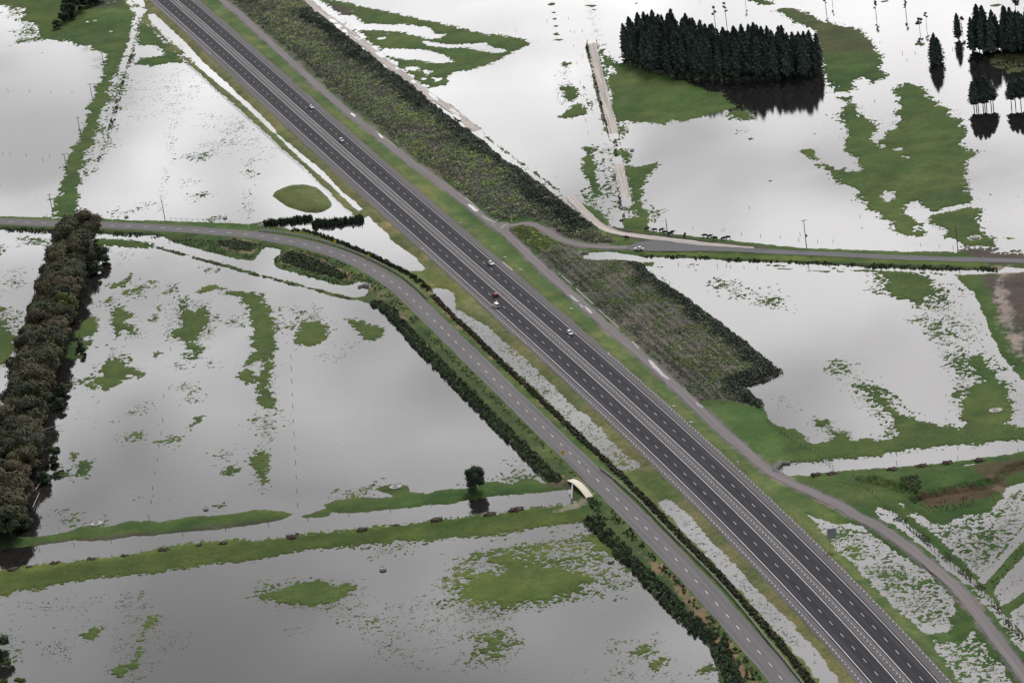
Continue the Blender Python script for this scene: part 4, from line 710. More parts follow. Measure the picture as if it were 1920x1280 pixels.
# ---- broadleaf trees
def crown_mesh(name, H, Rr, nl, lobes, leaf, c0, c1, low=.18, r=rng):
    cs = []
    for i in range(lobes):
        a = i*2.4+r.uniform(-.4, .4); zz = r.uniform(low+.12, .86); sp = Rr*math.sqrt(max(.05, 1-((zz-.5)/.52)**2))*r.uniform(.45, .8)
        cs.append((math.cos(a)*sp, math.sin(a)*sp, zz*H, Rr*r.uniform(.34, .56), r.uniform(0, 1)))
    cs.append((0, 0, H*.82, Rr*.5, .7)); V = []; Cc = []; Nn = []
    per = nl//len(cs)
    for cx, cy, cz, rr, sh in cs:
        d = r.normal(size=(per, 3)); d /= np.linalg.norm(d, axis=1)[:, None]; d[:, 2] = np.where(d[:, 2] < -.3, d[:, 2]*.4, d[:, 2])
        rad = rr*r.uniform(.55, 1.08, (per, 1))*(1+.18*np.sin(d[:, :1]*7+cx)*np.cos(d[:, 1:2]*6+cy))
        V.append(np.array([cx, cy, cz])+d*rad*np.array([1, 1, .85])); Nn.append(d+r.normal(size=(per, 3))*.25+np.array([0, 0, .35]))
        mixv = np.clip(sh*.75+r.uniform(0, .25, (per, 1)), 0, 1); Cc.append((np.array(c0)*(1-mixv)+np.array(c1)*mixv)*r.uniform(.82, 1.18, (per, 1)))
    v, f, c = leafquads(np.vstack(V), np.vstack(Nn), r.uniform(.6, 1.3, per*len(cs))*leaf, np.vstack(Cc)); return npmesh(name, v, f, c)
def trunk_mesh(name, H, r0, limbs=5, spread=.35, r=random):
    b = MB(); b.tube((0, 0, -.5), (r.uniform(-.2, .2), 0, H*.45), r0, r0*.65); b.tube((0, 0, H*.45), (0, .2, H*.85), r0*.65, r0*.15)
    for i in range(limbs):
        a = i*2.4; z0 = H*r.uniform(.2, .5); b.tube((0, 0, z0), (math.cos(a)*H*spread, math.sin(a)*H*spread, z0+H*r.uniform(.15, .3)), r0*.45, r0*.1, 5)
    return b.mesh(name)
CV = [crown_mesh('crown', 12.5, 5.8, 6000, 17, .42, *cc) for cc in [((.03, .03, .02), (.14, .135, .075)), ((.034, .03, .024), (.15, .13, .08)), ((.026, .032, .02), (.115, .135, .062)), ((.024, .028, .02), (.105, .115, .068))]]  # lobe colours run dark to light, painting in highlighted tops and shaded crevices
CV.append(crown_mesh('crown', 12, 5.4, 5200, 13, .45, (.05, .065, .025), (.13, .16, .055)))
TV = [trunk_mesh('trunk', 11, .38) for _ in range(2)]
bl = resample(smooth_line(G('156,442 126,530 96,632 68,735 40,836 14,940 0,1012'), 2), 8.8)
bn, _ = normals(bl); k = 0
ORD = 'first second third fourth fifth sixth seventh eighth ninth tenth eleventh twelfth thirteenth fourteenth fifteenth sixteenth seventeenth eighteenth nineteenth twentieth'.split()
def ordn(i):
    if i < 20: return ORD[i]
    return ['twenty ', 'thirty ', 'forty ', 'fifty '][i//10-2 if (i+1) % 10 else (i+1)//10-2]+ORD[(i) % 10] if (i+1) % 10 else {30: 'thirtieth', 40: 'fortieth', 50: 'fiftieth'}[i+1]
for i, q in enumerate(bl):
    for sd in (-1, 1):
        if i == 0 and sd > 0: continue
        sc = random.uniform(.72, 1.22); x, y = q+bn[i]*sd*random.uniform(2.4, 5.4)+np.array([0, sd*2.2+random.uniform(-2, 2)])
        t = empty('shelterbelt_tree', (x, y, 0), random.uniform(0, 6.28)); t.scale = (sc, sc, sc*random.uniform(.9, 1.1))
        v = 4 if (i in (13, 14, 20) and sd < 0) else random.randrange(4)
        link('crown', CV[v], M_crown, t); link('trunk', TV[i % 2], M_bark, t)
        west = (bn[i]*sd)[0] < 0
        tag(t, f"{'greener bushy' if v == 4 else 'olive brown bushy'} tree in the shelterbelt's {'outer left' if west else 'inner right'} file, {ordn(i)} from the road", 'tree', 'trees of the left shelterbelt')
# scrubby saplings on the water side of the belt
SAP = [crown_mesh('crown', 5, 2.6, 1300, 7, .34, (.025, .042, .022), (.055, .085, .04), .05) for _ in range(2)]; ST = trunk_mesh('trunk', 4.2, .14, 4)
for px, sc, lab in [('192,492', 1.6, 'grey green scrub tree leaning from the belt over the water, nearest the road'), ('182,512', 1.25, 'small grey green scrub tree beside the belt just below the tallest scrub'), ('152,660', .9, 'low green bush on the grass beside the shelterbelt'), ('118,740', 1.1, 'green bush at the belt edge above the fallen branches'), ('112,765', .9, 'green bush at the belt edge halfway down the field'), ('102,868', 1.35, 'pale green scrub tree beside the fallen branches'), ('84,905', 1.0, 'small scrub bush just below the fallen branches'), ('46,990', 1.2, 'dark scrub tree at the belt foot beside the lower canal'), ('4,1232', 1.5, 'dark bush at the left picture edge in the bottom field')]:
    x, y = G(px)[0]; t = empty('scrub_tree', (x, y, zt(x, y)), random.uniform(0, 6)); t.scale = (sc,)*3; link('crown', SAP[random.randrange(2)], M_leaf, t); link('trunk', ST, M_bark, t); tag(t, lab, 'tree')
x, y = G('893,921')[0]; t = empty('lone_tree', (x, y, zt(x, y))); link('crown', crown_mesh('crown', 9.4, 4.1, 6500, 24, .24, (.016, .03, .02), (.05, .08, .05), .02), M_leaf, t); link('trunk', trunk_mesh('trunk', 8, .25), M_bark, t); tag(t, 'lone dark green tree reflected in the canal above the footbridge bank', 'tree')
# bright foreground bushes in the bottom left corner
for px, lab in [('8,1290', 'yellow green bush at the very bottom left corner'), ('38,1288', 'small yellow green bush beside the bottom left corner')]:
    x, y = G(px)[0]; t = empty('bush', (x, y, 0)); link('crown', crown_mesh('crown', 3.4, 2.0, 900, 6, .3, (.04, .06, .012), (.10, .14, .025), .0), M_leaf, t); link('stem', ST, M_bark, t); tag(t, lab, 'bush')
# top left farm trees
dk = [crown_mesh('crown', 9, 4.2, 2600, 11, .42, (.014, .022, .015), (.035, .05, .03), .05) for _ in range(2)]; dt = trunk_mesh('trunk', 8, .28)
for px, sc, lab in [('108,55', .62, 'small round dark bush left of the farm tree group'), ('122,44', .75, 'small dark tree in the farm group beside the round bush'), ('133,36', 1.1, 'tall dark tree with a bare limb in the farm group'), ('128,26', 1.0, 'dark tree at the left of the farm group, behind the tall one'), ('150,22', 1.15, 'dark farm tree on the pasture, middle of the group'), ('163,14', 1.0, 'dark farm tree right of the middle one'), ('178,9', .95, 'dark farm tree at the right of the group near debris'), ('192,4', .85, 'dark farm tree cut by the top picture edge')]:
    x, y = G(px)[0]; t = empty('farm_tree', (x, y, zt(x, y)), random.uniform(0, 6)); t.scale = (sc,)*3; link('crown', dk[random.randrange(2)], M_leaf, t); link('trunk', dt, M_bark, t); tag(t, lab, 'tree', 'dark trees of the top left farm group')

# ---- pines
def pine_mesh(name, H, R0, nl, c0, c1, lean=0., r=rng):
    u = r.random(nl)**.75; z = H*(.10+.90*u); an = r.uniform(0, 6.28, nl)
    tier = .74+.34*np.cos(z*2*math.pi/2.1+1.5*np.sin(an*2))*r.uniform(.5, 1, nl); prof = np.minimum((1-u)**.62*1.25+.04, .95)*(1-.25*sstep(.16, 0, u))
    rad = R0*prof*tier*(.88+.2*np.sin(an*3+z*.9))*r.uniform(.5, 1.05, nl)
    cen = np.stack([rad*np.cos(an), rad*np.sin(an), z-.22*rad], 1); nor = np.stack([np.cos(an)*.7, np.sin(an)*.7, np.full(nl, .75)], 1)+r.normal(size=(nl, 3))*.4
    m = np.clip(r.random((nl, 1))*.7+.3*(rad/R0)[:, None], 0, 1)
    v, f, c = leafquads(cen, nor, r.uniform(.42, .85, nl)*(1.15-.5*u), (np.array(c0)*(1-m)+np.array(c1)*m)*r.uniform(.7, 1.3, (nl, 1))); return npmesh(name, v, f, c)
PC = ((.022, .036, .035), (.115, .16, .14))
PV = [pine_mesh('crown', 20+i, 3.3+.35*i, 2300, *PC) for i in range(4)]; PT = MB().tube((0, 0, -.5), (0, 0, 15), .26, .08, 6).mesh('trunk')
def pine(x, y, sc, label, group, v=None):
    t = empty('pine_tree', (x, y, max(0, float(zt(x, y)))), random.uniform(0, 6.28)); t.scale = (sc*random.uniform(.9, 1.12), sc*random.uniform(.9, 1.12), sc)
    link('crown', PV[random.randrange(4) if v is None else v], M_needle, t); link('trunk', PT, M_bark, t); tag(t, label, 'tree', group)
FOR = G('1166,110 1187,121 1217,132 1250,139 1300,145 1400,149 1500,146 1541,134 1538,122 1500,126 1440,118 1400,116 1372,120 1320,106 1272,90 1222,90 1182,99')
FP = fill(FOR, 3.9, .42); fd = sdist(FP[:, 0], FP[:, 1], FOR)
fr_ = G('1166,110 1187,121 1217,132 1250,139 1300,145 1400,149 1500,146 1541,134'); ff = sdist(FP[:, 0], FP[:, 1], fr_, False, 90); xl, xr = FP[:, 0].min(), FP[:, 0].max()
for (x, y), d, f_ in zip(FP, fd, ff):
    side = 'left third' if x < xl+(xr-xl)/3 else 'middle third' if x < xl+2*(xr-xl)/3 else 'right third'
    rank = 'front waterside rank' if f_ < 7 else 'hidden inner ranks' if d > 7 else 'back rank'
    pine(x, y, random.uniform(.82, 1.05)*(.9 if d < 3 else 1), f'dark pine in the {rank} of the big pine block, {side}', f'pines of the big block, {rank}, {side}')
FOR2 = G('1812,99 1845,102 1900,101 1960,106 1990,95 1960,84 1900,83 1850,88 1818,92'); n = 0
for x, y in fill(FOR2, 4.3, .42):
    pine(x, y, random.uniform(.72, 1.1)*1.0, 'dark pine in the flooded pine block cut by the right picture edge', 'pines of the right block')
for px, sc, lab in [('1797,75', .62, 'dark pine standing just left of the right pine block'), ('1800,98', .34, 'short round dark pine in the water left of the right block')]:
    x, y = G(px)[0]; pine(x, y, sc, lab, None)
# drowned trees standing singly in the water
def thin_tree(px, H, Rr, nl, label, name='bare_tree', trunks=1, cols=((.016, .024, .02), (.04, .052, .04)), low=.3, group=None):
    x, y = G(px)[0]; t = empty(name, (x, y, 0), random.uniform(0, 6)); b = MB()
    for i in range(trunks):
        ox, oy = (0, 0) if trunks == 1 else (random.uniform(-.75, .75)*Rr, random.uniform(-.6, .6)*Rr)
        b.tube((ox, oy, -.6), (ox+random.uniform(-.5, .5), oy, H*.9), .2 if H > 9 else .13, .05, 6)
        for k in range(4): a = random.uniform(0, 6); z0 = H*random.uniform(.4, .8); b.tube((ox, oy, z0), (ox+math.cos(a)*Rr*.7, oy+math.sin(a)*Rr*.7, z0+H*.1), .06, .02, 4)
    b.build('trunk', M_bark, t)
    if nl: link('crown', crown_mesh('crown', H, Rr, nl, 5 if nl < 400 else 12, .34, *cols, low), M_leaf, t)
    tag(t, label, 'tree', group)
def pine_clump(px, spots, label, group=None, name='flooded_tree_clump'):
    x, y = G(px)[0]; t = empty(name, (x, y, 0)); tag(t, label, 'tree', group)
    for dx, dy, h, wd, lift in spots:
        c = link('crown', PV[random.randrange(4)], M_needle, t); c.location = (dx, dy, lift); k = (h-lift)/21; c.scale = (wd, wd, k); c.rotation_euler = (0, 0, random.uniform(0, 6))
        MB().tube((dx, dy, -.6), (dx+random.uniform(-.2, .2), dy, h*.8), .24, .08, 6).build('trunk', M_bark, t)
pine_clump('1755,118', [(0, 0, 16.5, .8, -1.5), (-1.2, .8, 13, .8, -1.5), (1.3, -.6, 12, .85, -1.5), (.2, -1.2, 9.5, .9, -1.5), (-.4, .3, 15, .7, 0)], 'tall narrow dark tree standing alone in water left of the right pine block', None, 'flooded_tree')
pine_clump('1842,203', [(-4, 0, 14, .8, 2), (-1.8, 1, 16, .85, 2.5), (.3, -.6, 15.5, .85, 2), (2.2, .8, 14.5, .9, 2.5), (4.2, -.3, 13, .85, 2.8), (-3, -1, 12.5, .8, 2.3), (5.4, .4, 10.5, .7, 3), (1, -1.2, 12, .8, 2.2)], 'clump of dark pines on bare stems with a strong reflection')
pine_clump('1912,198', [(-4, 0, 12.5, .8, 3), (-1.8, 1, 14.5, .85, 3.5), (.5, -.6, 14, .85, 3), (2.6, .8, 13, .9, 3.5), (4.6, -.3, 12, .85, 3), (6.2, .5, 13, .8, 3)], 'clump of dark pines on bare stems cut by the right edge')
for px, H, Rr, nl, lab in [('1549,20', 9.5, 1.0, 110, 'thin sparse tree standing in water at the top edge, left of two'), ('1561,9', 7, .8, 70, 'thin sparse tree cut by the top edge, right of two'), ('1643,31', 10, 1.3, 130, 'thin sparse tree with hanging twigs left of the small grass islet'), ('1699,29', 9.5, 1.0, 130, 'thin straight sparse tree in open water'), ('1725,60', 8.5, 2.0, 300, 'low spreading tree on two thin stems in open water'), ('1737,50', 9, 1.0, 120, 'thin upright tree right behind the low spreading one'), ('1905,27', 11, 2.2, 420, 'slender pine with bare stem behind the right pine block'), ('1341,46', 12, 1.3, 170, 'thin sparse tree behind the big pine block, left of two'), ('1362,42', 13, 1.2, 170, 'thin sparse tree behind the big pine block, right of two'), ('1398,7', 8, .8, 50, 'thin dark stem at the top edge right of the pine block'), ('1805,58', 9, 1.2, 160, 'thin spiky tree rising behind the left end of the right pine block')]:
    thin_tree(px, H, Rr, nl, lab, low=.35)
# fallen pale branches beside the belt
for i, (a, b_, lab) in enumerate([('37,866', '77,849', 'long pale dead branch lying off the belt, topmost of three'), ('40,870', '84,867', 'pale forked dead branch just below the longest one'), ('62,953', '76,928', 'pale dead trunk standing out of the water by the lower canal'), ('67,920', '77,911', 'short pale dead branch above the dead trunk'), ('78,808', '120,802', 'thin pale branch reaching over the dark water'), ('0,966', '62,964', 'pale dead branch lying along the water at the left edge')]):
    p0 = G(a)[0]; p1 = G(b_)[0]; t = MB(); L = p1-p0; ln = np.hypot(*L)
    if ln > 12: p1 = p0+L*12/ln; L = p1-p0
    m1 = (*(p0+L*.55+np.array([0, .5])), 1.0); t.tube((*p0, .5), m1, .17, .12); t.tube(m1, (*p1, 1.3), .12, .05); t.tube(m1, (*(p1+np.array([-.6, 1.6])), .7), .08, .03)
    tag(t.build('fallen_branch', M_dead), lab, 'branch')

# ---------------------------------------------------------------- motorway barriers
PM = MB().box(0, 0, .38, .17, .17, .76).box(0, 0, .03, .5, .5, .08).mesh('post')
def barrier(label, off, y0, y1, step=2.8):
    line = resample(HWY, step); n, _ = normals(line); n = -n if n[0][0] < 0 else n
    pts = line+n*off; pts = pts[(pts[:, 1] > y0) & (pts[:, 1] < y1)]; o = pts[len(pts)//2]
    root = empty('wire_rope_barrier', (*o, HZ)); tag(root, label, 'barrier', 'wire rope barriers')
    b = MB()
    for zz in (.5, .68):
        for i in range(0, len(pts)-1, 2): j = min(i+2, len(pts)-1); b.tube((*(pts[i]-o), zz), (*(pts[j]-o), zz), .02, .02, 4)
    b.build('wire_rope', M_grey, root)
    order = np.argsort(pts[:, 1]); near, far = order[:100], order[100:]
    for i in near:
        c = link('post', PM, M_white, root); c.location = (*(pts[i]-o), 0)
    if len(far):
        V0 = np.array([v.co for v in PM.vertices]); F0 = np.array([list(p.vertices) for p in PM.polygons]); V = np.vstack([V0+np.array([*(pts[i]-o), 0]) for i in far]); Fq = np.vstack([F0+k*len(V0) for k in range(len(far))])
        tag(link('post_row', npmesh('post_row', V, Fq), M_white, root), kind='stuff')
    for e in (pts[0], pts[-1]):
        c = MB().box(0, 0, .2, .7, 1.6, .4, taper=.6).build('end_anchor', M_white, root); c.location = (*(e-o), 0)
yb = lambda px: G(px, HZ)[0][1]
barrier('long wire rope barrier of white posts down the motorway median', 0, 836, 1960)
barrier('wire rope barrier of white posts along the left shoulder, running to the bottom edge', -11.75, 836, yb('790,467'))
barrier('wire rope barrier of white posts along the right shoulder beside the cycle path', 12.2, 836, yb('1137,664'))
barrier('wire rope barrier of white posts along the left shoulder at the top edge', -11.75, yb('393,102'), 1960)

# ---------------------------------------------------------------- guardrails, bridge, headwalls
def guardrail(px, label):
    line = resample(smooth_line(G(px, .5), 2), 2.0); o = line[0]; root = empty('guardrail', (*o, LZ-.1)); tag(root, label, 'guardrail', 'guardrails of the local road')
    n, _ = normals(line); b = MB(); prof = [(.0, .12), (.07, .25), (.0, .42), (.07, .6), (.0, .78), (.07, .95), (0, 1.12), (-.05, 1.12), (-.05, .12)]
    b.loft([[(*(q-o+n[i]*-p_[0]), p_[1]) for p_ in prof] for i, q in enumerate(line)]); b.build('rail', M_rail, root)
    pm = MB().box(0, 0, .45, .15, .2, 1.0).mesh('post')
    for q, nn in zip(line[:100], n[:100]): c = link('post', pm, M_wood, root); c.location = (*(q-o+nn*.14), 0)
M_rail = plain('dull_rail', (.62, .61, .6), .6, .12, .6)
guardrail('487,434 525,437 555,442 592,450 630,461 670,476 700,490 730,505 755,520 780,540 802,562', 'grey guardrail around the outside of the local road bend')
guardrail('1126,880 1150,898 1176,920 1200,942 1219,962 1248,993 1285,1030 1322,1066 1360,1105 1397,1149 1440,1203 1465,1232 1503,1280 1540,1325', 'long grey guardrail beside the clipped hedge, running to the bottom edge')
def rectwall(root, name, a, b_, h, th, mat, z0=-.3):
    a = np.array(a); b_ = np.array(b_); d = b_-a; ln = np.hypot(*d); m = (a+b_)/2; return MB().box(m[0], m[1], z0+h/2, ln, th, h, rz=math.atan2(d[1], d[0])).build(name, mat, root, bevel=.03)
def headwall(px, toward, label, w=5.5, rail=False, scale=1.):
    p0 = G(px)[0]; q = G(toward)[0]; d = q-p0; d /= np.hypot(*d); s_ = np.array([-d[1], d[0]])
    root = empty('headwall', (*p0, 0), math.atan2(d[1], d[0])); tag(root, label, 'headwall')
    rectwall(root, 'back_wall', (0, -w/2), (0, w/2), 1.6*scale, .4, M_conc); rectwall(root, 'wing_wall', (.2, w/2), (2.6, w/2+1.2), 1.2*scale, .3, M_conc); rectwall(root, 'wing_wall', (.2, -w/2), (2.6, -w/2-1.2), 1.2*scale, .3, M_conc)
    if rail:
        b = MB()
        for i in range(6): b.tube((0, -w/2+i*w/5, 1.2), (0, -w/2+i*w/5, 2.4), .05)
        for zz in (1.7, 2.1, 2.4): b.tube((0, -w/2, zz), (0, w/2, zz), .05)
        b.build('railing', M_grey, root)
headwall('689,537', '660,553', 'pale concrete headwall at the canal end below the local road', 4.5); headwall('1087,478', '1110,480', 'pale concrete headwall at the ditch end beside the planted embankment', 4.0); headwall('1459,876', '1490,880', 'concrete headwall with railing at the ditch end beside the cycle path', 6.5, True)
a = G('1074.5,908')[0]; b_ = G('1072,940')[0]; root = empty('canal_wall', (*((a+b_)/2), 0)); rectwall(root, 'wall', a-(a+b_)/2, b_-(a+b_)/2, 1.7, .5, M_conc); rectwall(root, 'pipe_block', (-.9, 2), (-.9, -2), 1.0, .8, M_conc); tag(root, 'pale concrete wall closing the canal below the cream footbridge', 'wall')
def footbridge():
    a = G('1069,899', .5)[0]; b_ = G('1106,932', .5)[0]; d = b_-a; ln = np.hypot(*d); root = empty('footbridge', (*a, .5), math.atan2(d[1], d[0])); tag(root, 'cream arched footbridge beside the local road above the canal end', 'footbridge')
    n = 20; wd = 1.35; arch = lambda t: 1.5*(1-(2*t-1)**2)
    MB().loft([[(ln*i/n, -wd, arch(i/n)), (ln*i/n, wd, arch(i/n)), (ln*i/n, wd, arch(i/n)-.3), (ln*i/n, -wd, arch(i/n)-.3)] for i in range(n+1)]).build('deck', M_cream, root)
    for s_ in (-1, 1):
        r_ = MB()
        for i in range(0, n+1, 2): r_.tube((ln*i/n, s_*wd, arch(i/n)), (ln*i/n, s_*wd, arch(i/n)+.95), .035)
        for i in range(n): r_.tube((ln*i/n, s_*wd, arch(i/n)+.95), (ln*(i+1)/n, s_*wd, arch((i+1)/n)+.95), .035)
        r_.build('handrail', M_cream, root)
    for x_ in (.4, ln-.4): MB().box(x_, 0, -.5, .9, 2.6, 1.2).build('abutment', M_conc, root)
footbridge()

# ---------------------------------------------------------------- cars
def car_parts(paint, kind):
    L, Wd = (4.5, .88) if kind != 'van' else (4.9, .95); hb = .92 if kind != 'van' else 1.05; hr = {'sedan': 1.43, 'hatch': 1.48, 'van': 1.82}[kind]
    sec = lambda x, z0, z1, w_: [(x, -w_*.9, z0), (x, -w_, z0+.12), (x, -w_, z1-.14), (x, -w_*.88, z1), (x, w_*.88, z1), (x, w_, z1-.14), (x, w_, z0+.12), (x, w_*.9, z0)]
    h = L/2
    body = MB().loft([sec(-h, .38, hb-.28, Wd*.8), sec(-h+.18, .26, hb-.08, Wd*.95), sec(-h+.8, .22, hb, Wd), sec(0, .2, hb, Wd), sec(h-1.35, .22, hb-.02, Wd), sec(h-.3, .25, hb-.16, Wd*.95), sec(h, .36, hb-.34, Wd*.78)]).mesh('body', bevel=0)
    x0, x1, x2, x3 = {'sedan': (-1.75, -1.05, .15, 1.0), 'hatch': (-2.1, -1.6, .15, 1.05), 'van': (-2.35, -2.05, .75, 1.45)}[kind]
    g = lambda x, z, w_: [(x, -w_, z), (x, w_, z)]
    win = MB().loft([[(x0, -Wd*.84, hb-.02), (x0, Wd*.84, hb-.02), (x3, Wd*.84, hb-.03), (x3, -Wd*.84, hb-.03)], [(x1, -Wd*.68, hr-.06), (x1, Wd*.68, hr-.06), (x2, Wd*.68, hr-.06), (x2, -Wd*.68, hr-.06)]]).mesh('window')
    roof = MB().loft([[(x1-.06, -Wd*.7, hr-.06), (x1-.06, Wd*.7, hr-.06), (x2+.06, Wd*.7, hr-.06), (x2+.06, -Wd*.7, hr-.06)], [(x1+.1, -Wd*.6, hr), (x1+.1, Wd*.6, hr), (x2-.1, Wd*.6, hr), (x2-.1, -Wd*.6, hr)]])
    for s_ in (-1, 1):      # pillars
        for xa, xb in ((x0, x1), (x3, x2), ((x0+x3)/2, (x1+x2)/2)): roof.tube((xa, s_*Wd*.84, hb-.02), (xb, s_*Wd*.69, hr-.05), .05, .05, 5)
    return L, Wd, hb, body, win, roof.mesh('roof')
TYR = MB().tube((0, -.11, 0), (0, .11, 0), .33, .33, 14).mesh('tyre'); RIM = MB().tube((0, -.12, 0), (0, .12, 0), .2, .2, 10).mesh('rim'); CAPH = MB().box(0, 0, 0, .12, .34, .15).mesh('lamp')
def car(label, col, kind, loc, head, group=None):
    m = plain('car_paint', col, .3, .03, 1., metal=.1, spec=.5); L, Wd, hb, body, win, roof = car_parts(m, kind)
    root = empty('car', loc, head); tag(root, label, 'car', group)
    link('body', body, m, root); link('window', win, M_glass, root); link('roof', roof, m, root)
    for sx in (L/2-.85, -L/2+.85):
        for sy in (-1, 1):
            wh = empty('wheel', (sx, sy*(Wd-.1), .33)); wh.parent = root; link('tyre', TYR, M_tyre, wh); link('rim', RIM, M_grey, wh)
    for sy in (-1, 1):
        a = link('headlight', CAPH.copy(), M_lamp, root); a.location = (L/2-.12, sy*Wd*.6, hb-.3); a = link('taillight', CAPH.copy(), M_red, root); a.location = (-L/2+.07, sy*Wd*.66, hb-.22)
def on_hwy(px, away):
    p = G(px, HZ+.5)[0]; i = np.argmin(np.hypot(*(HWY-p).T)); t = HWY[min(i+1, len(HWY)-1)]-HWY[i-1]; a = math.atan2(t[1], t[0]); return (*p, HZ+.02), a+(math.pi if away else 0)
CG = 'cars driving on the motorway'
for px, lab, cl, kd, aw in [('584,201', 'silver car on the right carriageway, farthest of the moving cars', (.62, .64, .66), 'sedan', False), ('640.5,263', 'pale grey car on the right carriageway beside the median, second farthest', (.5, .52, .55), 'hatch', False), ('920.5,493.5', 'silver car on the right carriageway abreast of the gravel lot', (.62, .65, .67), 'sedan', False), ('1068.5,624', 'silver hatchback on the right carriageway, nearest of the silver cars', (.55, .57, .6), 'hatch', False), ('929,552.5', 'red car on the left carriageway beside the median posts', (.3, .02, .03), 'hatch', True), ('930.5,572.5', 'white van on the left carriageway next to the red car', (.85, .85, .85), 'van', True)]:
    loc, hd = on_hwy(px, aw); car(lab, cl, kd, loc, hd, CG)
p = G('1197.5,466', PZ+.6)[0]; e0, e1 = G('1190,466')[0], G('1205,466.3')[0]; car('white car parked on the dark gravel lot', (.8, .8, .8), 'sedan', (*p, PZ+.04), math.atan2(*(e1-e0)[::-1])+math.pi)

# ---------------------------------------------------------------- signs, posts, poles
def yellow_sign(px, label, kind, h=2.3):
    x, y = G(px)[0]; root = empty('warning_sign', (x, y, zt(x, y))); tag(root, label, 'road sign', None if kind == 'diamond' else 'chevron boards on the bend')
    MB().tube((0, 0, -.2), (0, 0, h+.3), .09).build('post', M_white, root)
    if kind == 'diamond':
        p_ = MB().box(0, -.12, h+.4, 1.25, .06, 1.25, ry=math.pi/4).build('panel', M_yel, root); MB().box(.0, -.165, h+.3, .16, .02, .6).box(.1, -.165, h+.62, .36, .02, .14).build('arrow', M_blk, p_); MB().box(0, -.12, h-.75, .8, .06, .5).build('plate', M_yel, root)
    else:
        p_ = MB().box(0, -.12, h, 1.15, .06, 1.15).build('panel', M_yel, root); MB().box(-.08, -.165, h+.2, .62, .02, .17, ry=R(45)).box(-.08, -.165, h-.2, .62, .02, .17, ry=R(-45)).build('chevron', M_blk, p_)
yellow_sign('555,443.5', 'yellow chevron board on the guardrail bend, the one nearest the bush rows', 'chevron', 1.9); yellow_sign('629,461', 'yellow chevron board at the middle of the guardrail bend', 'chevron', 1.9); yellow_sign('692.5,489', 'yellow chevron board at the end of the bend, nearest the motorway pond', 'chevron', 1.9); yellow_sign('1057.5,863', 'yellow diamond warning sign on a white post above the footbridge', 'diamond', 2.5)
def direction_sign():
    b0 = G('1568.5,1031')[0]; t_ = HWY[np.argmin(np.hypot(*(HWY-b0).T))+1]-HWY[np.argmin(np.hypot(*(HWY-b0).T))]; root = empty('direction_sign', (*(b0+np.array([-1.0, .2])), zt(*b0)), R(-4)); tag(root, 'large grey road sign seen from behind on two posts in the pond', 'road sign')
    p_ = MB().box(0, 0, 6.3, 3.0, .08, 3.9).build('panel', plain('sign_back', (.26, .29, .33), .5, .1, 1.), root); fr = MB()
    for zz in (4.6, 5.3, 6.0, 6.7, 7.4, 8.1): fr.box(0, -.09, zz, 3.0, .07, .12)
    fr.build('frame', plain('sign_ribs', (.36, .38, .4), .5, .1), p_)
    for x_ in (-.95, .95): MB().tube((x_, .1, -.8), (x_, .1, 8.0), .09).build('post', M_grey, root)
direction_sign()
MP = MB().box(0, 0, .5, .16, .12, 1.1, taper=.8).mesh('body'); MBnd = MB().box(0, -.01, .82, .18, .14, .16).mesh('band')
for px in ['360,434', '578,468', '664,500', '729,538', '875,680', '897,661', '1027,828', '1207,1008', '1221,975', '1415,1182', '1150,905']:
    x, y = G(px)[0]; t = empty('marker_post', (x, y, zt(x, y))); link('body', MP, M_white, t); link('band', MBnd, M_red, t); tag(t, 'small white edge marker post beside the local road', 'marker post', 'edge marker posts of the local road')
for px in ['1398,469', '1559,479', '1708,484', '1843,487']:
    x, y = G(px)[0]; t = empty('marker_post', (x, y, zt(x, y))); t.scale = (1.5, 1.5, .8); link('body', MP, M_white, t); link('band', MBnd, M_red, t); tag(t, 'squat white marker beside the gravel road', 'marker post', 'markers of the gravel road')
def white_post(px, h, lab):
    x, y = G(px)[0]; t = empty('white_post', (x, y, zt(x, y))); MB().tube((0, 0, -.2), (0, 0, h), .11, .09).build('post', M_white, t); MB().box(0, 0, h, .4, .3, .45).build('head', M_white, t); tag(t, lab, 'post')
for px, h, lab in [('1153,612', 2.2, 'white post with square head at the embankment foot beside the path'), ('1385,879', 2.0, 'white post with square head between right barrier and cycle path'), ('926,429', 1.9, 'thin white bollard at the path junction corner'), ('960,419', 1.4, 'short white bollard behind the path junction'), ('467.5,431', 3.0, 'tall white post on the verge beside the local road before the bend'), ('524,430', 1.6, 'white post between the bush row and the guardrail')]: white_post(px, h, lab)
def frame_(px, lab):
    x, y = G(px)[0]; t = empty('gate_frame', (x, y, zt(x, y))); 
    for dx in (-.8, .8): MB().tube((dx-.5, 0, -.2), (dx, 0, 2.6), .13).tube((dx+.5, 0, -.2), (dx, 0, 2.6), .13).build('upright', M_white, t)
    MB().tube((-.8, 0, 1.2), (.8, 0, 1.2), .08).build('bar', M_white, t); tag(t, lab, 'frame')
frame_('489,427', 'white timber frame at the start of the guardrail')
def power_pole(px, h, lab, arm=True, box_=False):
    x, y = G(px)[0]; t = empty('power_pole', (x, y, max(0., float(zt(x, y)))), R(12)); MB().tube((0, 0, -.6), (0, 0, h), .2, .13, 8).build('pole', M_wood, t)
    if arm: MB().box(0, 0, h-.4, 2.6, .14, .16).box(-1.1, 0, h-.2, .1, .1, .25).box(1.1, 0, h-.2, .1, .1, .25).box(.4, 0, h-.2, .1, .1, .25).build('crossarm', M_wood, t)
    if box_: MB().tube((.55, 0, h*.34), (.55, 0, h*.34+1.0), .34, .34, 10).box(.2, 0, h*.34+.5, .5, .12, .12).build('transformer', M_wood, t)
    tag(t, lab, 'power pole')
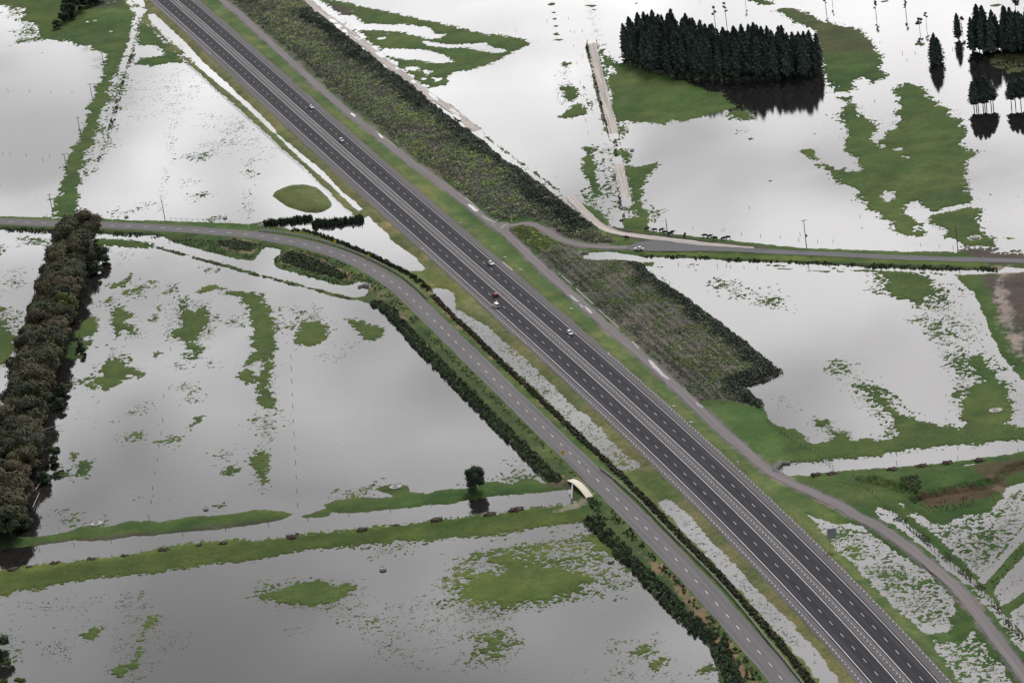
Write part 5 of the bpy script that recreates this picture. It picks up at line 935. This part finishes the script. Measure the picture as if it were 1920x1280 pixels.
for a in [('194,117', 7, 'dark power pole at the top of the flooded left field row'), ('173.5,186', 9, 'dark power pole on the green strip, second from the top'), ('151,250', 9, 'dark power pole on the green strip, third from the top'), ('125.5,319', 8.5, 'dark power pole on the green strip, second from the local road'), ('98.5,396', 9, 'dark power pole with a wide crossarm beside the shelterbelt top'), ('310,415', 11.5, 'dark power pole beside the local road in the triangular field', False)]: power_pole(*a)
power_pole('1512,461', 12, 'tall power pole with a transformer beside the gravel road', True, True); power_pole('1796,471', 11.5, 'pale power pole by the muddy gateway', False); power_pole('1251,433', 6, 'faint thin pole in the water behind the black cows', False)
# fence posts left standing in the flood
FPm = MB().box(0, 0, .25, .14, .14, 1.5).mesh('fence_post')
for lab, pts in [('wooden fence post in the flooded far left field', '15,170 55,171 95,172 135,173 25,57 60,59'), ('wooden fence post in the left field beside the road', '5,290 49,291 93,292 19,289 0,345 80,300'), ('wooden fence post in the straight line across the big middle field', '545.5,669 546,691 547,715 548,739 549,762 550,788 551.5,813 552.5,840 554,867 555.5,893 557,920 558,947'), ('wooden fence post in the faint line across the tufty field', '307,742 305,788 302,812 298,835 295,861 290,886 286,915 283,940 279,968 320,655'), ('wooden fence post in the water of the lower canal', '74,1031 139,1021 208,1015 342,1000 423,992 503,983 577,974 654,964 732,957 808,947 881,934 953,928 880,963'), ('wooden fence post standing across the ditch right of the cycle path', '1681,851 1681,868 1796,840 1796,858 1909,846'), ('wooden fence post in the upper right floodwater', '1612,405 1463,444 1498,450 1533,453 1562,452 1726,459 1761,461 1787,464 1405,389 1354,433 1358,430 1299,428 1390,438 1426,443 1692,100 1716,100 1701,113 1868,179 1889,178 1786,93 1500,440 1640,190'), ('wooden fence post in the drowned fence beside the farm road', '875,226 890,236 897,241 908,250 914,259 925,267 933,273 940,281 950,285 960,292 970,300 980,308 990,315 1002,325 1012,334 1022,341 1035,350 1048,357'), ('wooden fence post in the open water by the flooded track', '1066,35 1070,59 1077,60 1092,58 1075,86 1092,105 1082,118 1088,155 1094,180 1098,225 1103,250 1026,40 967,58 1312,3'), ('wooden fence post in the right field ditch', '1272,496 1300,497 1345,499 1370,500 1395,501 1420,502 1362,498')]:
    for q in pts.split():
        x, y = G(q)[0]; o = link('fence_post', FPm, M_wood); o.location = (x, y, 0); o.rotation_euler = (random.uniform(-.08, .08), random.uniform(-.08, .08), random.uniform(0, 3)); o.scale = (1, 1, random.uniform(.75, 1.15)); tag(o, lab, 'fence post', lab.replace('wooden fence post', 'fence posts'))
def fence(px, lab, step=2.6, h=1.1):
    line = resample(G(px), step); o = line[0]; t = empty('fence', (*o, 0)); tag(t, lab, 'fence'); pm = MB().box(0, 0, h/2, .14, .14, h+.3).mesh('post')
    zz = [float(max(0, zt(*q))) for q in line]
    for q, z_ in list(zip(line, zz))[:100]: c = link('post', pm, M_wood, t); c.location = (*(q-o), z_)
    b = MB()
    for k_ in (.4, .7, 1.0):
        for (q, z_), (q2, z2) in zip(list(zip(line, zz))[:-1], list(zip(line, zz))[1:]): b.tube((*(q-o), z_+k_), (*(q2-o), z2+k_), .02, .02, 3)
    b.build('wire', M_grey, t)
fence('1290,1168 1315,1190 1338,1222 1350,1268 1354,1300', 'wire fence at the water edge of the bottom field, below the shrub belt'); fence('775,645 850,718 905,778 960,835 1028,908', 'wire fence along the water edge of the long shrub belt', 3.5); fence('1468,699 1440,711 1402,722', 'close set post fence at the flooded tip of the embankment', 1.3, 1.4); fence('1600,893 1640,930 1690,975 1750,1030 1830,1096 1880,1150 1930,1205', 'wire fence beside the narrow pond right of the cycle path', 3.); fence('320,412 360,414 400,416 440,418', 'wire fence behind the local road in the triangular field', 3.2); fence('1440,790 1490,830 1530,850 1565,880', 'wire fence running from the bright grass bank to the ditch', 3.2); fence('268,42 300,74 350,119 400,164 440,200 480,235 530,282 575,321 610,355 640,384 668,409', 'wire fence along the drain bank of the triangular field', 3.6)

# ---------------------------------------------------------------- troughs, covers, heaps, cattle, bits of debris
TW = MB()
for i in range(1): TW.loft([[(r_*math.cos(a), r_*math.sin(a), z_) for a in np.linspace(0, 6.283, 19)[:-1]] for r_, z_ in ((1.15, -.2), (1.15, .75), (.98, .75), (.98, .45))], cap=True)
TW = TW.mesh('tank'); TWW = MB().loft([[(.97*math.cos(a), .97*math.sin(a), z_) for a in np.linspace(0, 6.283, 19)[:-1]] for z_ in (.3, .62)]).mesh('water_surface')
SL = MB().loft([[(r_*math.cos(a)*1.25, r_*math.sin(a), z_) for a in np.linspace(0, 6.283, 15)[:-1]] for r_, z_ in ((2.3, -.1), (2.25, .36), (2.1, .4))]).mesh('slab')
for px, sc, slab, lab in [('718,1067', 1.1, 0, 'round concrete tank alone in the bottom flooded field'), ('742,914', .85, 1, 'round trough on a pale slab upon the grass spit above the canal'), ('181,982', .85, 1, 'round trough on a pale slab at the lower left field edge'), ('386,954', .9, 0, 'round concrete trough beside a grass tuft above the canal'), ('1867,771', .9, 1, 'dark trough ringed by pale water on the right field grass'), ('1827,445', .8, 1, 'dark trough ringed by pale water on the upper right island'), ('1145,1052', 1.0, 0, 'dark round trough at the grass edge beside the shrub belt'), ('237,407', .9, 0, 'dark trough in water just behind the local road, left one'), ('422,409', .9, 0, 'dark trough in water just behind the local road, right one'), ('1185,282', .9, 0, 'dark square looking trough beside the flooded track')]:
    x, y = G(px)[0]; t = empty('water_trough', (x, y, max(0., float(zt(x, y))))); t.scale = (sc,)*3; dark = 'dark' in lab
    link('tank', TW.copy() if dark else TW, M_wood if dark else M_conc, t); link('water_surface', TWW, M_puddle, t)
    if slab: link('slab', SL, M_conc, t)
    tag(t, lab, 'trough')
DC = MB().box(0, 0, .1, 1.5, 1.0, .25).mesh('slab', bevel=.04); DG = MB().box(0, 0, .24, .8, .6, .06).mesh('grate')
for px, lab in [('1296,796', 'concrete drain cover touching the right barrier'), ('976.5,509', 'concrete drain cover on the verge just below the pale kerb'), ('947,486', 'concrete drain cover on the verge abreast of the silver car'), ('864,422', 'concrete drain cover on the verge above the silver car'), ('548,151', 'concrete drain cover on the verge of the far motorway'), ('931,415', 'concrete drain cover at the path junction'), ('1264,766', 'concrete drain cover on the verge above the right barrier'), ('1072,582', 'small concrete drain cover among the verge grass')]:
    x, y = G(px)[0]; t = empty('drain_cover', (x, y, zt(x, y)), R(-45)); link('slab', DC, M_conc, t); link('grate', DG, M_grey, t); tag(t, lab, 'drain cover')
kl = resample(smooth_line(G('942,491 952,499 962,507', HZ), 2), .8); ribbon('kerb', kl, -.3, .3, HZ+.03, M_conc, 2)
def heap(px, sc, lab):
    x, y = G(px)[0]; n = 26; p = np.stack([x+rng.normal(0, .8*sc, n).clip(-1.5*sc, 1.5*sc), y+rng.normal(0, .6*sc, n).clip(-1.1*sc, 1.1*sc)], 1); root = empty('brush_pile', (x, y, zt(x, y)))
    b = bmesh.new(); bmesh.ops.create_icosphere(b, subdivisions=3, radius=1)
    for v in b.verts: f_ = 1+.25*math.sin(v.co.x*5+sc*9)*math.cos(v.co.y*6+x); v.co = Vector((v.co.x*1.9*sc*f_, v.co.y*1.3*sc*f_, max(v.co.z, -.2)*.7*sc*f_))
    me = bpy.data.meshes.new('mound'); b.to_mesh(me); b.free(); link('mound', me, M_spoil, root)
    o = bushes('twigs', p-[x, y], .1, rng.uniform(.4, .8, n)*sc, rng.uniform(.4, .75, n)*sc, np.array([(.09, .07, .055), (.06, .048, .038), (.13, .10, .08)])[rng.integers(0, 3, n)], BTS, root); tag(root, lab, 'brush pile', 'brush piles along the canal bank' if 'canal' in lab else 'brush piles along the ditch')
cl = '23,1069 55,1064 104,1057 172,1049 235,1042 307,1032 374,1024 419,1020 548,1008 679,995 742,985 819,976 918,965 968,957'.split()
for i, px in enumerate(cl): heap(px, 1.5 if i == 13 else random.uniform(.55, 1.25), f'brown brush pile on the canal bank, {ORD[i]} from the left picture edge' if i < 13 else 'largest brown brush pile, next to the footbridge end of the canal')
for i, px in enumerate('1531,892 1560,889 1672,881 1729,875 1777,869 1837,864'.split()): heap(px, 1.0, f'dark brush pile on the ditch bank right of the cycle path, {ORD[i]} from the headwall')
def cow_mesh():
    me = bpy.data.meshes.new('cow'); V = [(0, 0, 1.05), (.55, 0, 1.08), (-.6, 0, 1.08), (-.95, 0, 1.1), (.9, 0, 1.2), (1.25, 0, 1.0), (1.5, 0, .78), (.55, .26, .75), (.55, .27, .4), (.55, .27, 0), (.55, -.26, .75), (.55, -.27, .4), (.55, -.27, 0), (-.75, .24, .75), (-.82, .26, .42), (-.75, .26, 0), (-.75, -.24, .75), (-.82, -.26, .42), (-.75, -.26, 0), (-1.1, 0, .75), (1.2, .22, 1.08), (1.2, -.22, 1.08)]
    E_ = [(0, 1), (0, 2), (2, 3), (1, 4), (4, 5), (5, 6), (1, 7), (7, 8), (8, 9), (1, 10), (10, 11), (11, 12), (2, 13), (13, 14), (14, 15), (2, 16), (16, 17), (17, 18), (3, 19), (5, 20), (5, 21)]
    Rd = [.42, .38, .36, .26, .24, .17, .11, .15, .08, .07, .15, .08, .07, .17, .09, .07, .17, .09, .07, .03, .05, .05]
    me.from_pydata(V, E_, []); o = bpy.data.objects.new('tmp', me); C.objects.link(o); md = o.modifiers.new('s', 'SKIN'); o.modifiers.new('u', 'SUBSURF').levels = 1
    for v, r_ in zip(me.skin_vertices[0].data, Rd): v.radius = (r_, r_)
    me.skin_vertices[0].data[0].use_root = True; dg = bpy.context.evaluated_depsgraph_get(); out = bpy.data.meshes.new_from_object(o.evaluated_get(dg)); bpy.data.objects.remove(o); out.name = 'cow'; out.polygons.foreach_set('use_smooth', [True]*len(out.polygons)); return out
CM = cow_mesh()
for i, (px, a) in enumerate(zip('1213.5,433 1227.5,434.5 1240.5,434.5 1248,439.5 1260,439 1257,442 1284.5,445 1322,445 1331,446.5 1341,451 1357,451 1365,448.5 1175.5,450'.split(), [.1, 3.0, .3, 2.8, .2, 2.6, 1.2, 3.1, .2, 2.9, .1, 3.3, 2.6])):
    x, y = G(px)[0]; o = link('cow', CM, M_cow); o.location = (x, y, zt(x, y)); o.rotation_euler = (0, 0, a); o.scale = (1.15,)*3
    tag(o, 'black cow alone on the bright grass above the white parked car' if i == 12 else f'black cow on the grass bank by the water, {ORD[i]} from the left', 'cow', 'black cows on the bank')
CH_ = [crown_mesh('patch', 1, 1, 40, 3, .3, (.3, .28, .26), (.7, .68, .66), 0)]
for px, lab in [('178,41', 'white tarpaulin heap on the farm grass'), ('163,43', 'small white object left of the white tarpaulin'), ('208,61', 'white barrel below the thin mast on the farm pasture'), ('215,5', 'pale rubbish pile beside the farm trees'), ('203,8', 'second pale rubbish pile beside the farm trees'), ('726,65', 'pale rock on the middle meadow'), ('950,71', 'white object near the meadow tip'), ('660,24', 'pale log on the muddy meadow corner'), ('1118,164', 'pale pallet on the flooded track')]:
    x, y = G(px)[0]; b = bmesh.new(); bmesh.ops.create_icosphere(b, subdivisions=2, radius=1)
    for v in b.verts: f_ = 1+.3*math.sin(v.co.x*4+x)*math.cos(v.co.y*5+y); v.co = Vector((v.co.x*f_*1.5, v.co.y*f_, max(-.1, v.co.z)*.7*f_))
    me = bpy.data.meshes.new('debris'); b.to_mesh(me); b.free(); o = link('debris', me, M_conc if 'pale' in lab else M_white); o.location = (x, y, zt(x, y)); o.scale = (.8,)*3; tag(o, lab, 'debris')
x, y = G('209,60')[0]; t = empty('mast', (x+1.3, y+.6, zt(x, y))); MB().tube((0, 0, 0), (0, 0, 5.5), .12, .08).build('pole', M_grey, t); MB().box(0, 0, 5.4, .7, .08, .3).build('vane', M_grey, t); tag(t, 'thin grey mast beside the white barrel on the farm pasture', 'mast')
for px, lab in [('910,332', 'small red marker among the embankment shrubs, right of two'), ('837,336', 'small orange marker among the embankment shrubs, left of two')]:
    x, y = G(px)[0]; o = MB().tube((0, 0, 0), (0, 0, 2.1), .06).box(0, 0, 1.75, .7, .1, .7).build('marker_flag', plain('marker_red', (.55, .06, .03), .6, .1)); o.location = (x, y, zt(x, y)); tag(o, lab, 'marker')
